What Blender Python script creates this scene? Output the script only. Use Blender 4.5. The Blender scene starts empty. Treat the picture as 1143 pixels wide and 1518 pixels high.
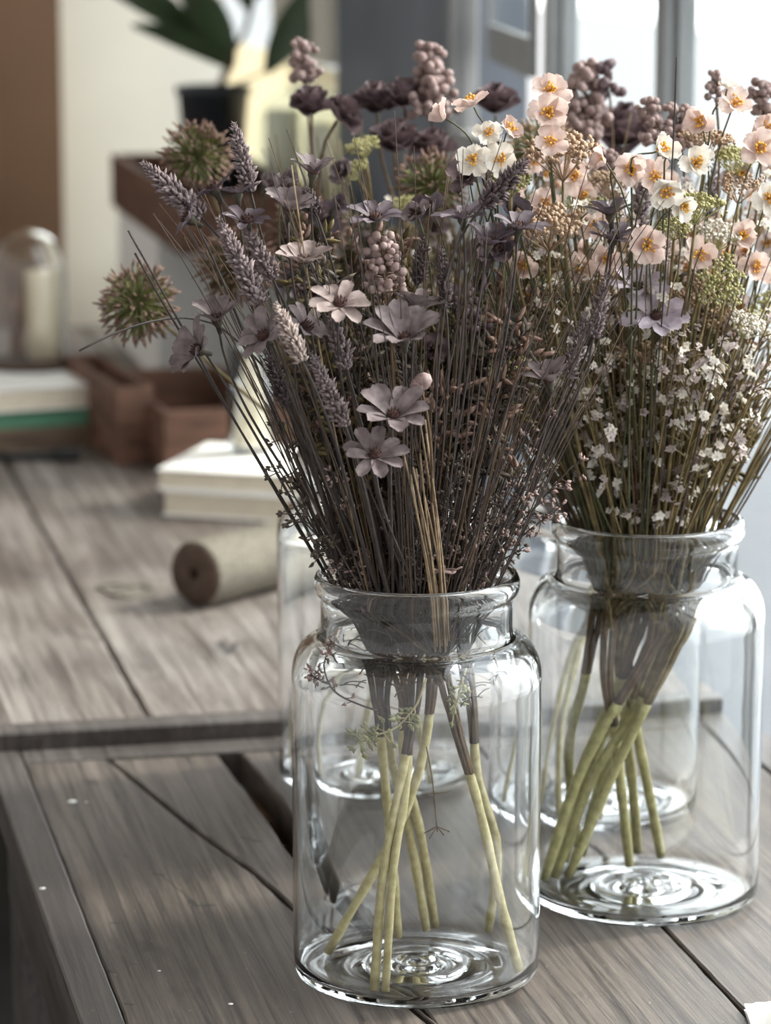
import bpy, math, random
from mathutils import Vector, Matrix
import numpy as np
R = random.Random(7)
PI = math.pi
sc = bpy.context.scene
C = sc.collection

# ------------------------------------------------------------------ camera, world, light, exposure
F, PITCH, CZ, TZ = 4800.0, math.radians(11), 1.489, 0.75
cd = bpy.data.cameras.new('camera'); cam = bpy.data.objects.new('camera', cd); C.objects.link(cam)
cam.location = (0, 0, CZ); cam.rotation_euler = (PI/2 - PITCH, 0, 0)
cd.sensor_fit = 'VERTICAL'; cd.sensor_height = 36; cd.lens = F/1518*36; cd.clip_end = 200
cd.dof.use_dof = True; cd.dof.focus_distance = 2.13; cd.dof.aperture_fstop = 7.0
sc.camera = cam
sc.view_settings.view_transform = 'Standard'; sc.view_settings.look = 'None'
sc.view_settings.gamma = 1; sc.view_settings.use_curve_mapping = False
sc.view_settings.exposure = 1.32
cy = sc.cycles
cy.use_denoising = True; cy.max_bounces = 14; cy.transmission_bounces = 12; cy.transparent_max_bounces = 16
cy.diffuse_bounces = 3; cy.glossy_bounces = 6; cy.sample_clamp_indirect = 5; cy.blur_glossy = 0.5
ANG = math.radians(12.1)
w = bpy.data.worlds.new('sky'); sc.world = w; w.use_nodes = True
nt = w.node_tree; bg = nt.nodes['Background']
tc = nt.nodes.new('ShaderNodeTexCoord'); dp = nt.nodes.new('ShaderNodeVectorMath'); dp.operation = 'DOT_PRODUCT'
dp.inputs[1].default_value = Vector((0.80, 0.45, 0.38)).normalized()
mr = nt.nodes.new('ShaderNodeMapRange'); mr.interpolation_type = 'SMOOTHSTEP'
mr.inputs[1].default_value = -0.1; mr.inputs[2].default_value = 1.0; mr.inputs[3].default_value = 0.37; mr.inputs[4].default_value = 2.9
nt.links.new(tc.outputs['Generated'], dp.inputs[0]); nt.links.new(dp.outputs['Value'], mr.inputs[0]); nt.links.new(mr.outputs[0], bg.inputs[1])
bg.inputs[0].default_value = (1.0, 0.985, 0.965, 1)
sd = bpy.data.lights.new('sun', 'SUN'); sd.energy = 2.7; sd.angle = math.radians(9); sd.color = (1, .93, .82)
sun = bpy.data.objects.new('sun', sd); C.objects.link(sun); sun.location = (3, 3, 4)
sun.rotation_euler = Vector((0.72, 0.30, 0.62)).to_track_quat('Z', 'Y').to_euler()

# ------------------------------------------------------------------ helpers
def ray(x, y):
    a = (x-571.5)/F; b = (y-759)/F
    return Vector((a, math.cos(PITCH)-b*math.sin(PITCH), -math.sin(PITCH)-b*math.cos(PITCH)))
CAM = Vector((0, 0, CZ))
def on_z(x, y, z=TZ):
    r = ray(x, y); return CAM + r*((CZ-z)/-r.z)
def on_y(x, y, Y):
    r = ray(x, y); return CAM + r*(Y/r.y)
def uv(p): return (p.x*math.cos(ANG)+p.y*math.sin(ANG), -p.x*math.sin(ANG)+p.y*math.cos(ANG))
def xy(u, v, z=0.0): return Vector((u*math.cos(ANG)-v*math.sin(ANG), u*math.sin(ANG)+v*math.cos(ANG), z))

class MB:
    def __init__(s): s.v = []; s.f = []; s.m = []
    def add(s, vs, fs, m=0):
        o = len(s.v); s.v += [tuple(v) for v in vs]; s.f += [tuple(i+o for i in f) for f in fs]; s.m += [m]*len(fs)
    def box(s, x0, y0, z0, x1, y1, z1, m=0, b=0.0):
        if b <= 0:
            v = [(x, y, z) for z in (z0, z1) for y in (y0, y1) for x in (x0, x1)]
            s.add(v, [(0,2,3,1),(4,5,7,6),(0,1,5,4),(2,6,7,3),(0,4,6,2),(1,3,7,5)], m); return
        # bevelled box: rings from bottom to top
        rings = []
        for z, i in ((z0, b), (z0+b, 0), (z1-b, 0), (z1, b)):
            a, c, d, e = x0+i, x1-i, y0+i, y1-i
            rings.append([(a+b, d, z), (c-b, d, z), (c, d+b, z), (c, e-b, z), (c-b, e, z), (a+b, e, z), (a, e-b, z), (a, d+b, z)])
        vs = sum(rings, []); fs = []
        for k in range(3):
            for j in range(8): fs.append((k*8+j, k*8+(j+1)%8, k*8+8+(j+1)%8, k*8+8+j))
        fs += [tuple(range(7, -1, -1)), tuple(range(24, 32))]
        s.add(vs, fs, m)
    def tube(s, pts, r, n=5, m=0, cap=True):
        pts = [Vector(p) for p in pts]; k = len(pts)
        rs = r if isinstance(r, (list, tuple)) else [r]*k
        t0 = (pts[1]-pts[0]).normalized(); a = t0.orthogonal().normalized(); vs = []
        for i, p in enumerate(pts):
            t = (pts[min(i+1, k-1)]-pts[max(i-1, 0)]).normalized()
            a = (a - t*a.dot(t)); a = a.normalized() if a.length > 1e-6 else t.orthogonal().normalized()
            b = t.cross(a)
            for j in range(n):
                q = 2*PI*j/n; vs.append(p+(a*math.cos(q)+b*math.sin(q))*rs[i])
        fs = [(i*n+j, i*n+(j+1)%n, i*n+n+(j+1)%n, i*n+n+j) for i in range(k-1) for j in range(n)]
        if cap: fs += [tuple(range(n-1, -1, -1)), tuple(range((k-1)*n, k*n))]
        s.add(vs, fs, m)
    def lathe(s, prof, n=32, m=0, o=(0,0,0), closed=False):
        vs = []
        for r, z in prof:
            for j in range(n):
                q = 2*PI*j/n; vs.append((o[0]+r*math.cos(q), o[1]+r*math.sin(q), o[2]+z))
        k = len(prof); fs = []
        for i in range(k if closed else k-1):
            i2 = (i+1) % k
            for j in range(n): fs.append((i*n+j, i*n+(j+1)%n, i2*n+(j+1)%n, i2*n+j))
        s.add(vs, fs, m)
    def bud(s, p, d, l, r, m=0, n=4):      # small teardrop
        p = Vector(p); d = Vector(d).normalized(); a = d.orthogonal().normalized(); b = d.cross(a)
        vs = [p]
        for t, q in ((.3, 1.0), (.65, .8)):
            for j in range(n):
                g = 2*PI*j/n+t; vs.append(p+d*l*t+(a*math.cos(g)+b*math.sin(g))*r*q)
        vs.append(p+d*l)
        fs = [(0, 1+(j+1)%n, 1+j) for j in range(n)]+[(1+j, 1+(j+1)%n, 1+n+(j+1)%n, 1+n+j) for j in range(n)]+[(1+n+j, 1+n+(j+1)%n, 2*n+1) for j in range(n)]
        s.add(vs, fs, m)
    def petal(s, c, ax, rad, L, W, phi, curl=0.3, cup=0.25, m=0, r0=0.002, nl=6, nw=5, notch=0.0, tip=0.35, ruf=0.0):
        # c centre, ax flower axis, rad radial direction (unit, perp to ax); phi = lean of the petal away from the axis
        tg = ax.cross(rad); vs = []
        p = c+rad*r0; a = phi
        for i in range(nl):
            t = i/(nl-1)
            wd = W*(math.sin(PI*min(1, (t*(1-tip)+0.12)))**0.7) if t < 1 else W*tip*0.9
            d = rad*math.sin(a)+ax*math.cos(a); nrm = ax*math.sin(a)-rad*math.cos(a)
            for j in range(nw):
                q = (j/(nw-1))*2-1
                e = -notch*L*(1-abs(q))*t**4 - (abs(q)**3)*L*0.10*t**3
                z = cup*wd*abs(q)**2*0.5 + ruf*W*math.sin(q*7+t*5+s.k if hasattr(s, 'k') else q*7)*t
                vs.append(p+d*e+tg*q*wd*0.5+nrm*z)
            p = p+d*(L/(nl-1)); a += curl/(nl-1)
        fs = [(i*nw+j, i*nw+j+1, (i+1)*nw+j+1, (i+1)*nw+j) for i in range(nl-1) for j in range(nw-1)]
        s.add(vs, fs, m)
    def build(s, name, mats, parent=None, origin=(0,0,0), smooth=True, rotz=0.0):
        o = Vector(origin); me = bpy.data.meshes.new(name)
        me.from_pydata([(v[0]-o.x, v[1]-o.y, v[2]-o.z) for v in s.v], [], s.f)
        if not isinstance(mats, (list, tuple)): mats = [mats]
        for m in mats: me.materials.append(m)
        if len(mats) > 1: me.polygons.foreach_set('material_index', s.m)
        if smooth: me.polygons.foreach_set('use_smooth', [True]*len(s.f))
        me.update(); ob = bpy.data.objects.new(name, me); C.objects.link(ob)
        if parent is not None: ob.parent = parent
        else: ob.location = o
        ob.rotation_euler.z = rotz
        return ob
def tag(o, label, cat, group=None, kind=None):
    if label: o['label'] = label
    if cat: o['category'] = cat
    if group: o['group'] = group
    if kind: o['kind'] = kind
    return o
def thing(name, loc, label, cat, group=None, rotz=0.0):
    o = bpy.data.objects.new(name, None); C.objects.link(o); o.location = loc; o.rotation_euler.z = rotz; o.empty_display_size = .02
    return tag(o, label, cat, group)
def structure(o): o['kind'] = 'structure'; return o
def bez(pts, n):
    pts = [Vector(p) for p in pts]; out = []
    for i in range(n+1):
        t = i/n; q = pts[:]
        while len(q) > 1: q = [q[j].lerp(q[j+1], t) for j in range(len(q)-1)]
        out.append(q[0])
    return out
def spline(pts, n=5):                      # Catmull-Rom through the points
    p = [Vector(a) for a in pts]; p = [p[0]*2-p[1]]+p+[p[-1]*2-p[-2]]; out = []
    for i in range(1, len(p)-2):
        for k in range(n):
            t = k/n
            out.append(0.5*((2*p[i])+(p[i+1]-p[i-1])*t+(2*p[i-1]-5*p[i]+4*p[i+1]-p[i+2])*t*t+(3*p[i]-p[i-1]-3*p[i+1]+p[i+2])*t**3))
    out.append(p[-2]); return out
def rnd_dir(): 
    z = R.uniform(-1, 1); q = R.uniform(0, 2*PI); r = math.sqrt(1-z*z)
    return Vector((r*math.cos(q), r*math.sin(q), z))

# ------------------------------------------------------------------ materials
def mat(name, col, rough=0.6, var=0.25, scale=60, col2=None, trans=0.0, spec=0.4, metal=0.0, bump=0.0, stretch=(1,1,1)):
    m = bpy.data.materials.new(name); m.use_nodes = True; n = m.node_tree; L = n.links
    b = n.nodes['Principled BSDF']; b.inputs['Roughness'].default_value = rough; b.inputs['Metallic'].default_value = metal
    b.inputs['Specular IOR Level'].default_value = spec
    g = n.nodes.new('ShaderNodeNewGeometry'); mp = n.nodes.new('ShaderNodeMapping'); mp.inputs['Scale'].default_value = stretch
    L.new(g.outputs['Position'], mp.inputs[0])
    ns = n.nodes.new('ShaderNodeTexNoise'); ns.inputs['Scale'].default_value = scale; ns.inputs['Detail'].default_value = 4
    L.new(mp.outputs[0], ns.inputs['Vector'])
    rp = n.nodes.new('ShaderNodeValToRGB'); e = rp.color_ramp.elements; e[0].position = .32; e[1].position = .68
    c2 = col2 or tuple(min(1, c*(1+var*1.5)) for c in col)
    c1 = col if col2 else tuple(c*(1-var) for c in col)
    e[0].color = (*c1, 1); e[1].color = (*c2, 1)
    L.new(ns.outputs[0], rp.inputs[0]); L.new(rp.outputs[0], b.inputs['Base Color'])
    if bump:
        bp = n.nodes.new('ShaderNodeBump'); bp.inputs['Strength'].default_value = bump; bp.inputs['Distance'].default_value = .002
        L.new(ns.outputs[0], bp.inputs['Height']); L.new(bp.outputs[0], b.inputs['Normal'])
    if trans:
        tr = n.nodes.new('ShaderNodeBsdfTranslucent'); L.new(rp.outputs[0], tr.inputs[0])
        mx = n.nodes.new('ShaderNodeMixShader'); mx.inputs[0].default_value = trans
        L.new(b.outputs[0], mx.inputs[1]); L.new(tr.outputs[0], mx.inputs[2]); L.new(mx.outputs[0], n.nodes['Material Output'].inputs[0])
    return m
def glass_mat(name, col=(.985, .995, .99), ior=1.47, rough=0.0):
    m = bpy.data.materials.new(name); m.use_nodes = True; n = m.node_tree
    n.nodes.remove(n.nodes['Principled BSDF']); g = n.nodes.new('ShaderNodeBsdfGlass')
    g.inputs['Color'].default_value = (*col, 1); g.inputs['IOR'].default_value = ior; g.inputs['Roughness'].default_value = rough
    n.links.new(g.outputs[0], n.nodes['Material Output'].inputs[0]); return m
def pane_mat(name):                         # thin window glass: lets light straight through, mirrors a little
    m = bpy.data.materials.new(name); m.use_nodes = True; n = m.node_tree
    n.nodes.remove(n.nodes['Principled BSDF']); t = n.nodes.new('ShaderNodeBsdfTransparent'); t.inputs[0].default_value = (.93, .96, .97, 1)
    g = n.nodes.new('ShaderNodeBsdfGlossy'); g.inputs['Roughness'].default_value = .02
    lw = n.nodes.new('ShaderNodeLayerWeight'); f = n.nodes.new('ShaderNodeMath'); f.operation = 'POWER'; f.inputs[1].default_value = 5; f.use_clamp = True
    cap_ = n.nodes.new('ShaderNodeMath'); cap_.operation = 'MULTIPLY'; cap_.inputs[1].default_value = .30
    n.links.new(lw.outputs['Facing'], f.inputs[0]); n.links.new(f.outputs[0], cap_.inputs[0]); mx = n.nodes.new('ShaderNodeMixShader')
    n.links.new(cap_.outputs[0], mx.inputs[0]); n.links.new(t.outputs[0], mx.inputs[1]); n.links.new(g.outputs[0], mx.inputs[2])
    n.links.new(mx.outputs[0], n.nodes['Material Output'].inputs[0]); return m
def wood_mat(name, dark, mid, light, cracks=(), sc_=1.0, saw=True, rough=(.38, .62), offset=(0,0,0)):
    # weathered boards; object coordinates run u (across), v (along the grain), z
    m = bpy.data.materials.new(name); m.use_nodes = True; n = m.node_tree; L = n.links; N = n.nodes.new
    b = n.nodes['Principled BSDF']; tc = N('ShaderNodeTexCoord'); mp0 = N('ShaderNodeMapping'); mp0.inputs['Location'].default_value = offset
    L.new(tc.outputs['Object'], mp0.inputs[0]); O = mp0.outputs[0]
    def noise(scale, st, det=4, rg=.6, dist=0):
        mp = N('ShaderNodeMapping'); mp.inputs['Scale'].default_value = st; L.new(O, mp.inputs[0])
        k = N('ShaderNodeTexNoise'); k.inputs['Scale'].default_value = scale; k.inputs['Detail'].default_value = det
        k.inputs['Roughness'].default_value = rg; k.inputs['Distortion'].default_value = dist; L.new(mp.outputs[0], k.inputs['Vector']); return k.outputs[0]
    def ramp(i, p0, p1, c0=(0,0,0,1), c1=(1,1,1,1)):
        r = N('ShaderNodeValToRGB'); e = r.color_ramp.elements; e[0].position = p0; e[1].position = p1; e[0].color = c0; e[1].color = c1; L.new(i, r.inputs[0]); return r.outputs[0]
    def mix(fac, a, c, mode='MIX'):
        x = N('ShaderNodeMix'); x.data_type = 'RGBA'; x.blend_type = mode
        if isinstance(fac, float): x.inputs[0].default_value = fac
        else: L.new(fac, x.inputs[0])
        for s_, k in ((a, 6), (c, 7)):
            if isinstance(s_, tuple): x.inputs[k].default_value = (*s_[:3], 1)
            else: L.new(s_, x.inputs[k])
        return x.outputs[2]
    big = noise(7*sc_, (1, .30, 1), 6, .65, .8); grain = noise(40*sc_, (3.2, .07, 1), 6, .75, .6); blot = noise(22*sc_, (1, .45, 1), 5, .65, .5)
    base = mix(ramp(big, .38, .60), mid, light)
    base = mix(ramp(grain, .42, .70), base, dark) if False else mix(ramp(grain, .38, .66), dark, base)
    base = mix(ramp(blot, .60, .72, (0,0,0,1), (.75,.75,.75,1)), base, tuple(c*.6 for c in dark))
    # fine long splits along the grain
    sp = noise(120*sc_, (2.0, .045, 1), 3, .5, .2); base = mix(ramp(sp, .30, .36, (.85,.85,.85,1), (0,0,0,1)), base, tuple(c*.3 for c in dark))
    h = grain
    if saw:
        wv = N('ShaderNodeTexWave'); wv.wave_type = 'BANDS'; wv.bands_direction = 'Y'; wv.inputs['Scale'].default_value = 75
        wv.inputs['Distortion'].default_value = 1.6; wv.inputs['Detail'].default_value = 2; wv.inputs['Detail Scale'].default_value = .6; L.new(O, wv.inputs['Vector'])
        msk = noise(7, (1, 1, 1), 2); k = mix(ramp(msk, .45, .65), (0,0,0), wv.outputs[0])
        base = mix(ramp(k, .55, .95, (0,0,0,1), (.42,.42,.42,1)), base, tuple(c*.5 for c in dark))
    # pale dried flecks
    fl = noise(230, (1, .7, 1), 2, .5); base = mix(ramp(fl, .745, .77, (0,0,0,1), (.55,.55,.55,1)), base, tuple(min(1, c*2.2) for c in light))
    for (u0, v0, u1, v1, wd) in cracks:     # knots and cracks: distance to a segment, roughened by noise
        mp = N('ShaderNodeVectorMath'); mp.operation = 'SUBTRACT'; L.new(tc.outputs['Object'], mp.inputs[0]); mp.inputs[1].default_value = (u0, v0, 0)
        mz = N('ShaderNodeVectorMath'); mz.operation = 'MULTIPLY'; L.new(mp.outputs[0], mz.inputs[0]); mz.inputs[1].default_value = (1, 1, 0)
        d = Vector((u1-u0, v1-v0, 0)); l2 = d.length_squared
        dt = N('ShaderNodeVectorMath'); dt.operation = 'DOT_PRODUCT'; L.new(mz.outputs[0], dt.inputs[0]); dt.inputs[1].default_value = d/l2
        cl = N('ShaderNodeClamp'); L.new(dt.outputs['Value'], cl.inputs[0])
        sv = N('ShaderNodeVectorMath'); sv.operation = 'SCALE'; sv.inputs[0].default_value = d; L.new(cl.outputs[0], sv.inputs['Scale'])
        di = N('ShaderNodeVectorMath'); di.operation = 'DISTANCE'; L.new(mz.outputs[0], di.inputs[0]); L.new(sv.outputs[0], di.inputs[1])
        ad = N('ShaderNodeMath'); ad.operation = 'MULTIPLY_ADD'; L.new(blot, ad.inputs[0]); ad.inputs[1].default_value = wd*2.2; ad.inputs[2].default_value = -wd*1.1
        s2 = N('ShaderNodeMath'); L.new(di.outputs['Value'], s2.inputs[0]); L.new(ad.outputs[0], s2.inputs[1])
        rr = N('ShaderNodeMapRange'); L.new(s2.outputs[0], rr.inputs[0]); rr.inputs[1].default_value = wd*.4; rr.inputs[2].default_value = wd*1.1; rr.inputs[3].default_value = .95; rr.inputs[4].default_value = 0
        base = mix(rr.outputs[0], base, (.006, .005, .005))
    L.new(base, b.inputs['Base Color'])
    rg = N('ShaderNodeMapRange'); L.new(big, rg.inputs[0]); rg.inputs[3].default_value = rough[0]; rg.inputs[4].default_value = rough[1]; L.new(rg.outputs[0], b.inputs['Roughness'])
    bp = N('ShaderNodeBump'); bp.inputs['Strength'].default_value = .35; bp.inputs['Distance'].default_value = .0015; L.new(h, bp.inputs['Height']); L.new(bp.outputs[0], b.inputs['Normal'])
    return m
def uvp(x, y, z=TZ): return uv(on_z(x, y, z))
def seg(x0, y0, x1, y1, wd): return (*uvp(x0, y0), *uvp(x1, y1), wd)
cr = [seg(283, 1335, 290, 1343, .0022), seg(290, 1343, 316, 1342, .0016), seg(228, 1296, 242, 1297, .0018), seg(240, 1298, 284, 1335, .0006),
      seg(284, 1344, 320, 1440, .0005), seg(165, 1368, 176, 1369, .0014), seg(160, 1438, 165, 1441, .0018), seg(186, 1488, 196, 1489, .0015),
      seg(360, 1240, 385, 1246, .0022), seg(388, 1283, 412, 1310, .0010), seg(352, 1268, 362, 1273, .0014), seg(183, 1268, 189, 1270, .0015)]
cr2 = [seg(326, 975, 338, 992, .0045), seg(338, 992, 352, 975, .0035)]
M = dict(
 bench=wood_mat('weathered_bench_wood', (.030, .022, .018), (.088, .066, .053), (.150, .124, .106), cr),
 bench2=wood_mat('worn_rear_bench_wood', (.058, .044, .037), (.135, .106, .090), (.275, .248, .228), cr2, saw=False, offset=(.3, .7, 0)),
 rail=wood_mat('dark_rail_wood', (.038, .031, .029), (.072, .060, .055), (.108, .094, .088), saw=False, offset=(.8, .1, 0), rough=(.35,.55)),
 under=mat('raw_underside_wood', (.10, .055, .03), .8, .35, 30),
 crate=mat('brown_crate_wood', (.07, .033, .020), .65, .3, 18, col2=(.17, .085, .055), stretch=(1,1,4)),
 tray=mat('pale_tray_wood', (.13, .09, .062), .7, .3, 18, stretch=(1,1,4)),
 glass=glass_mat('jar_glass', (.992, .997, 1.0)),
 dome=glass_mat('dome_glass', (1, 1, .995)),
 pane=pane_mat('window_glass'),
 frame=mat('blue_grey_steel', (.235, .245, .25), .45, .12, 8, metal=0, spec=.5),
 panel=mat('blue_grey_panel', (.125, .145, .175), .5, .15, 5),
 wall=mat('cream_plaster', (.62, .59, .52), .9, .05, 3),
 brown=mat('brown_door_paint', (.125, .070, .040), .8, .08, 3),
 floor=mat('dark_floor', (.035, .032, .030), .7, .3, 5),
 grey_strip=mat('grey_ground_strip', (.105, .115, .13), .9, .05, 2),
 paving=mat('pale_paving', (.205, .215, .228), .9, .05, 2),
 far_pale=mat('bright_ground', (.93, .95, .97), .9, .02, 2),
 paper=mat('paper_edges', (.62, .55, .44), .9, .12, 90, stretch=(1,1,12)),
 cover=mat('white_cover', (.80, .79, .76), .7, .04, 10),
 green=mat('green_cloth_spine', (.10, .25, .16), .7, .1, 30),
 jute=mat('jute_twine', (.165, .148, .118), .9, .3, 300, stretch=(1,1,1), bump=.5),
 core=mat('spool_wood', (.060, .036, .024), .7, .25, 60),
 candle=mat('cream_wax_and_glow', (.86, .77, .58), .5, .03, 10),  # candle wax, also on columns that imitate sunlit or refracted cream
 pot=mat('dark_pot', (.030, .034, .042), .45, .2, 10),
 leaf=mat('rubber_leaf', (.035, .065, .028), .4, .3, 18, trans=.15, spec=.5),
 soil=mat('dark_twig', (.08, .055, .04), .8, .3, 60),
 tape=mat('olive_floral_tape', (.34, .295, .14), .75, .22, 160, col2=(.50, .45, .25), bump=.35),
 tape2=mat('green_floral_tape', (.24, .225, .09), .75, .22, 160, col2=(.40, .37, .17), bump=.35),
 strand=mat('brown_dried_stem', (.045, .032, .026), .75, .3, 120, col2=(.092, .067, .054)),
 strand2=mat('dark_dried_stem', (.035, .028, .026), .75, .3, 120, col2=(.07, .055, .05)),
 straw=mat('tan_straw', (.25, .18, .11), .6, .3, 150),
 olive=mat('olive_stem', (.095, .070, .030), .75, .3, 120, col2=(.24, .18, .08)),
 brown2=mat('warm_brown_stem', (.075, .045, .024), .75, .3, 120, col2=(.14, .09, .05)),
 petal=mat('mauve_grey_petal', (.105, .080, .082), .7, .25, 140, col2=(.24, .19, .195), trans=.22),
 petal_d=mat('dark_plum_petal', (.070, .052, .062), .65, .25, 140, col2=(.15, .115, .135), trans=.18),
 petal_l=mat('pale_lilac_petal', (.34, .28, .33), .7, .2, 140, col2=(.56, .49, .55), trans=.25),
 petal_t=mat('taupe_petal', (.21, .155, .145), .7, .25, 140, col2=(.40, .32, .30), trans=.22),
 heart=mat('brown_heart', (.05, .022, .018), .85, .3, 400),
 calyx=mat('dark_calyx', (.05, .045, .032), .8, .3, 200),
 spike=mat('mauve_spike', (.12, .09, .092), .8, .3, 260, col2=(.34, .27, .275), trans=.1),
 spike_d=mat('dark_spike', (.055, .040, .042), .8, .3, 260, col2=(.15, .11, .115), trans=.1),
 spike_l=mat('pale_spike', (.24, .18, .16), .8, .3, 260, col2=(.56, .46, .42), trans=.1),
 ag=mat('allium_green', (.10, .11, .035), .7, .3, 120, col2=(.24, .24, .09), trans=.15),
 ab=mat('allium_tip', (.13, .075, .055), .7, .3, 200, col2=(.31, .19, .15), trans=.15),
 ao=mat('allium_olive', (.075, .055, .018), .7, .3, 120, col2=(.16, .12, .045), trans=.15),
 ug=mat('umbel_green', (.30, .28, .10), .7, .25, 200, col2=(.56, .52, .28), trans=.2),
 ub=mat('umbel_beige', (.30, .19, .12), .7, .25, 200, col2=(.60, .44, .31), trans=.2),
 pink=mat('blush_petal', (.60, .43, .38), .6, .15, 90, col2=(.84, .70, .64), trans=.35),
 white=mat('ivory_petal', (.66, .60, .52), .6, .12, 90, col2=(.88, .84, .78), trans=.3),
 whitd=mat('dusty_lilac_bloom', (.36, .29, .28), .7, .2, 90, col2=(.60, .52, .50), trans=.25),
 orange=mat('orange_stamen', (.62, .26, .04), .6, .2, 200, col2=(.85, .50, .08)),
 gstem=mat('green_wire_stem', (.045, .050, .022), .6, .25, 120, col2=(.10, .10, .045)),
 tiny=mat('tiny_brown_leaf', (.06, .045, .034), .7, .3, 200, col2=(.15, .12, .09), trans=.15),
 tinyp=mat('tiny_pink_leaf', (.22, .14, .125), .7, .3, 200, col2=(.45, .33, .30), trans=.15),
 tinyg=mat('pale_green_leaf', (.25, .25, .12), .7, .3, 200, col2=(.45, .45, .26), trans=.2),
 hyd=mat('plum_bloom', (.085, .055, .062), .7, .3, 120, col2=(.19, .13, .14), trans=.15),
 hydp=mat('rose_brown_bloom', (.20, .13, .12), .7, .3, 120, col2=(.46, .34, .32), trans=.2),
 linen=mat('white_linen', (.80, .79, .78), .9, .05, 200),
 iron=mat('dark_iron', (.02, .02, .022), .5, .2, 20, metal=.4),
 glow_cloth=mat('cream_glow_cloth', (.76, .70, .57), .9, .04, 60, trans=.65),
 paint=mat('white_paint_fleck', (.8, .8, .78), .5, .02, 20),
)
# ------------------------------------------------------------------ the setting (u, v frame turned by ANG)
def ub(name, args, m, parent=None, b=0.0):
    mb = MB()
    for a in (args if isinstance(args[0], (tuple, list)) else [args]): mb.box(*a, b=b)
    return mb.build(name, m, parent, smooth=False, rotz=0.0 if parent else ANG)
structure(ub('floor', (-2.6, -.6, -.05, .98, 6.1, 0), M['floor']))
structure(ub('wall_back', (-2.6, 6.0, 0, .98, 6.1, 3.2), M['wall']))
structure(ub('ceiling', (-2.6, .2, 3.2, .98, 6.1, 3.3), M['wall']))
def v_at(x, u):                              # v where a vertical at this u shows at picture column x
    k = (x-571.5)/F
    lo, hi = 1.5, 8.0
    for _ in range(50):
        mid = (lo+hi)/2; p = xy(u, mid); z = p.y*math.cos(PITCH)+.5*math.sin(PITCH)
        if p.x/z > k: lo = mid
        else: hi = mid
    return lo
def u_at(x, v):
    lo, hi = -3.0, 2.0
    for _ in range(50):
        mid = (lo+hi)/2; p = xy(mid, v); z = p.y*math.cos(PITCH)+.5*math.sin(PITCH)
        if p.x/z < (x-571.5)/F: lo = mid
        else: hi = mid
    return lo
ud = u_at(92, 5.96)
d1 = structure(ub('door_1', (ud-1.0, 5.95, 0, ud, 5.999, 2.3), M['brown']))
ub('door_panel', [(ud-.9, 5.935, .2, ud-.12, 5.951, .95), (ud-.9, 5.935, 1.1, ud-.12, 5.951, 2.15)], M['brown'], d1)
structure(ub('baseboard_back', (ud, 5.97, 0, .9, 5.999, .12), M['wall']))
# window wall on the right, just past the table edge
UW = .955
mv = [v_at(1172, UW-.02), v_at(972, UW-.02), v_at(808, UW-.02), v_at(667, UW-.02)]
print('mullion v', mv)
vs_pan, vp0, vp1 = mv[3], v_at(500, UW-.02), v_at(418, UW-.02)
TOP = 3.0
win = structure(MB().build('window_1', M['frame']) if False else bpy.data.objects.new('window_1', None)); C.objects.link(win); win.rotation_euler.z = ANG
step = mv[1]-mv[0]
ms = [mv[0]-step*k for k in range(6, 0, -1)]+mv
for v in ms:
    mb = MB(); mb.box(UW-.022, v-.014, .0, UW+.012, v+.014, TOP, b=.002); mb.box(UW-.008, v-.020, .0, UW+.004, v+.020, TOP); mb.build('mullion', M['frame'], win, smooth=False)
for a, b_ in zip(ms[:-1], ms[1:]):
    ub('pane', (UW-.003, a+.014, .12, UW+.001, b_-.014, 1.16 if b_ == mv[3] else TOP-.05), M['pane'], win)
ub('bottom_rail', (UW-.022, ms[0]-.02, .0, UW+.012, ms[-1]+.02, .12), M['frame'], win)
ub('top_rail', (UW-.022, ms[0]-.02, TOP-.05, UW+.012, ms[-1]+.02, TOP), M['frame'], win)
# two-bay transom in the far bay, and the casement leaf standing ajar above it
ub('transom', (UW-.018, mv[2], 1.16, UW+.010, mv[3], 1.185), M['frame'], win)
structure(ub('wall_right', [(UW-.02, vs_pan, 0, UW+.08, vp0, TOP)], M['panel']))
structure(ub('trim_1', [(UW-.035, vp0, 1.225, UW+.08, vp1, TOP), (UW-.035, vp0, 0, UW+.08, vp1, .80)], M['wall']))  # gap left low in the pier, added to let light onto the tall dome
w2 = structure(bpy.data.objects.new('window_2', None)); C.objects.link(w2); w2.rotation_euler.z = ANG
ub('window_frame', [(UW-.01, vp1, 0, UW+.08, 6.0, .80), (UW-.01, vp1, 2.9, UW+.08, 6.0, 3.0)], M['wall'], w2)
ub('pane', (UW+.02, vp0, .80, UW+.024, vp1, 1.225), M['pane'], w2)  # unseen low pane, added so daylight reaches the tall dome
ub('pane', (UW+.02, vp1, .80, UW+.024, 6.0, 2.9), M['pane'], w2)
lf = structure(bpy.data.objects.new('window_3', None)); C.objects.link(lf)
hp = xy(UW-.03, mv[2]+.02, 0); lf.location = hp; lf.rotation_euler.z = ANG+math.radians(-7)
LL = step*1.02
ub('casement_frame', [(-.004, 0, 1.275, .004, LL, 1.318), (-.004, 0, 2.6, .004, LL, 2.63), (-.004, 0, 1.318, .004, .02, 2.6), (-.004, LL-.02, 1.318, .004, LL, 2.6)], M['frame'], lf)
ub('pane', (-.001, .02, 1.318, .001, LL-.02, 2.6), M['pane'], lf)
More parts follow.
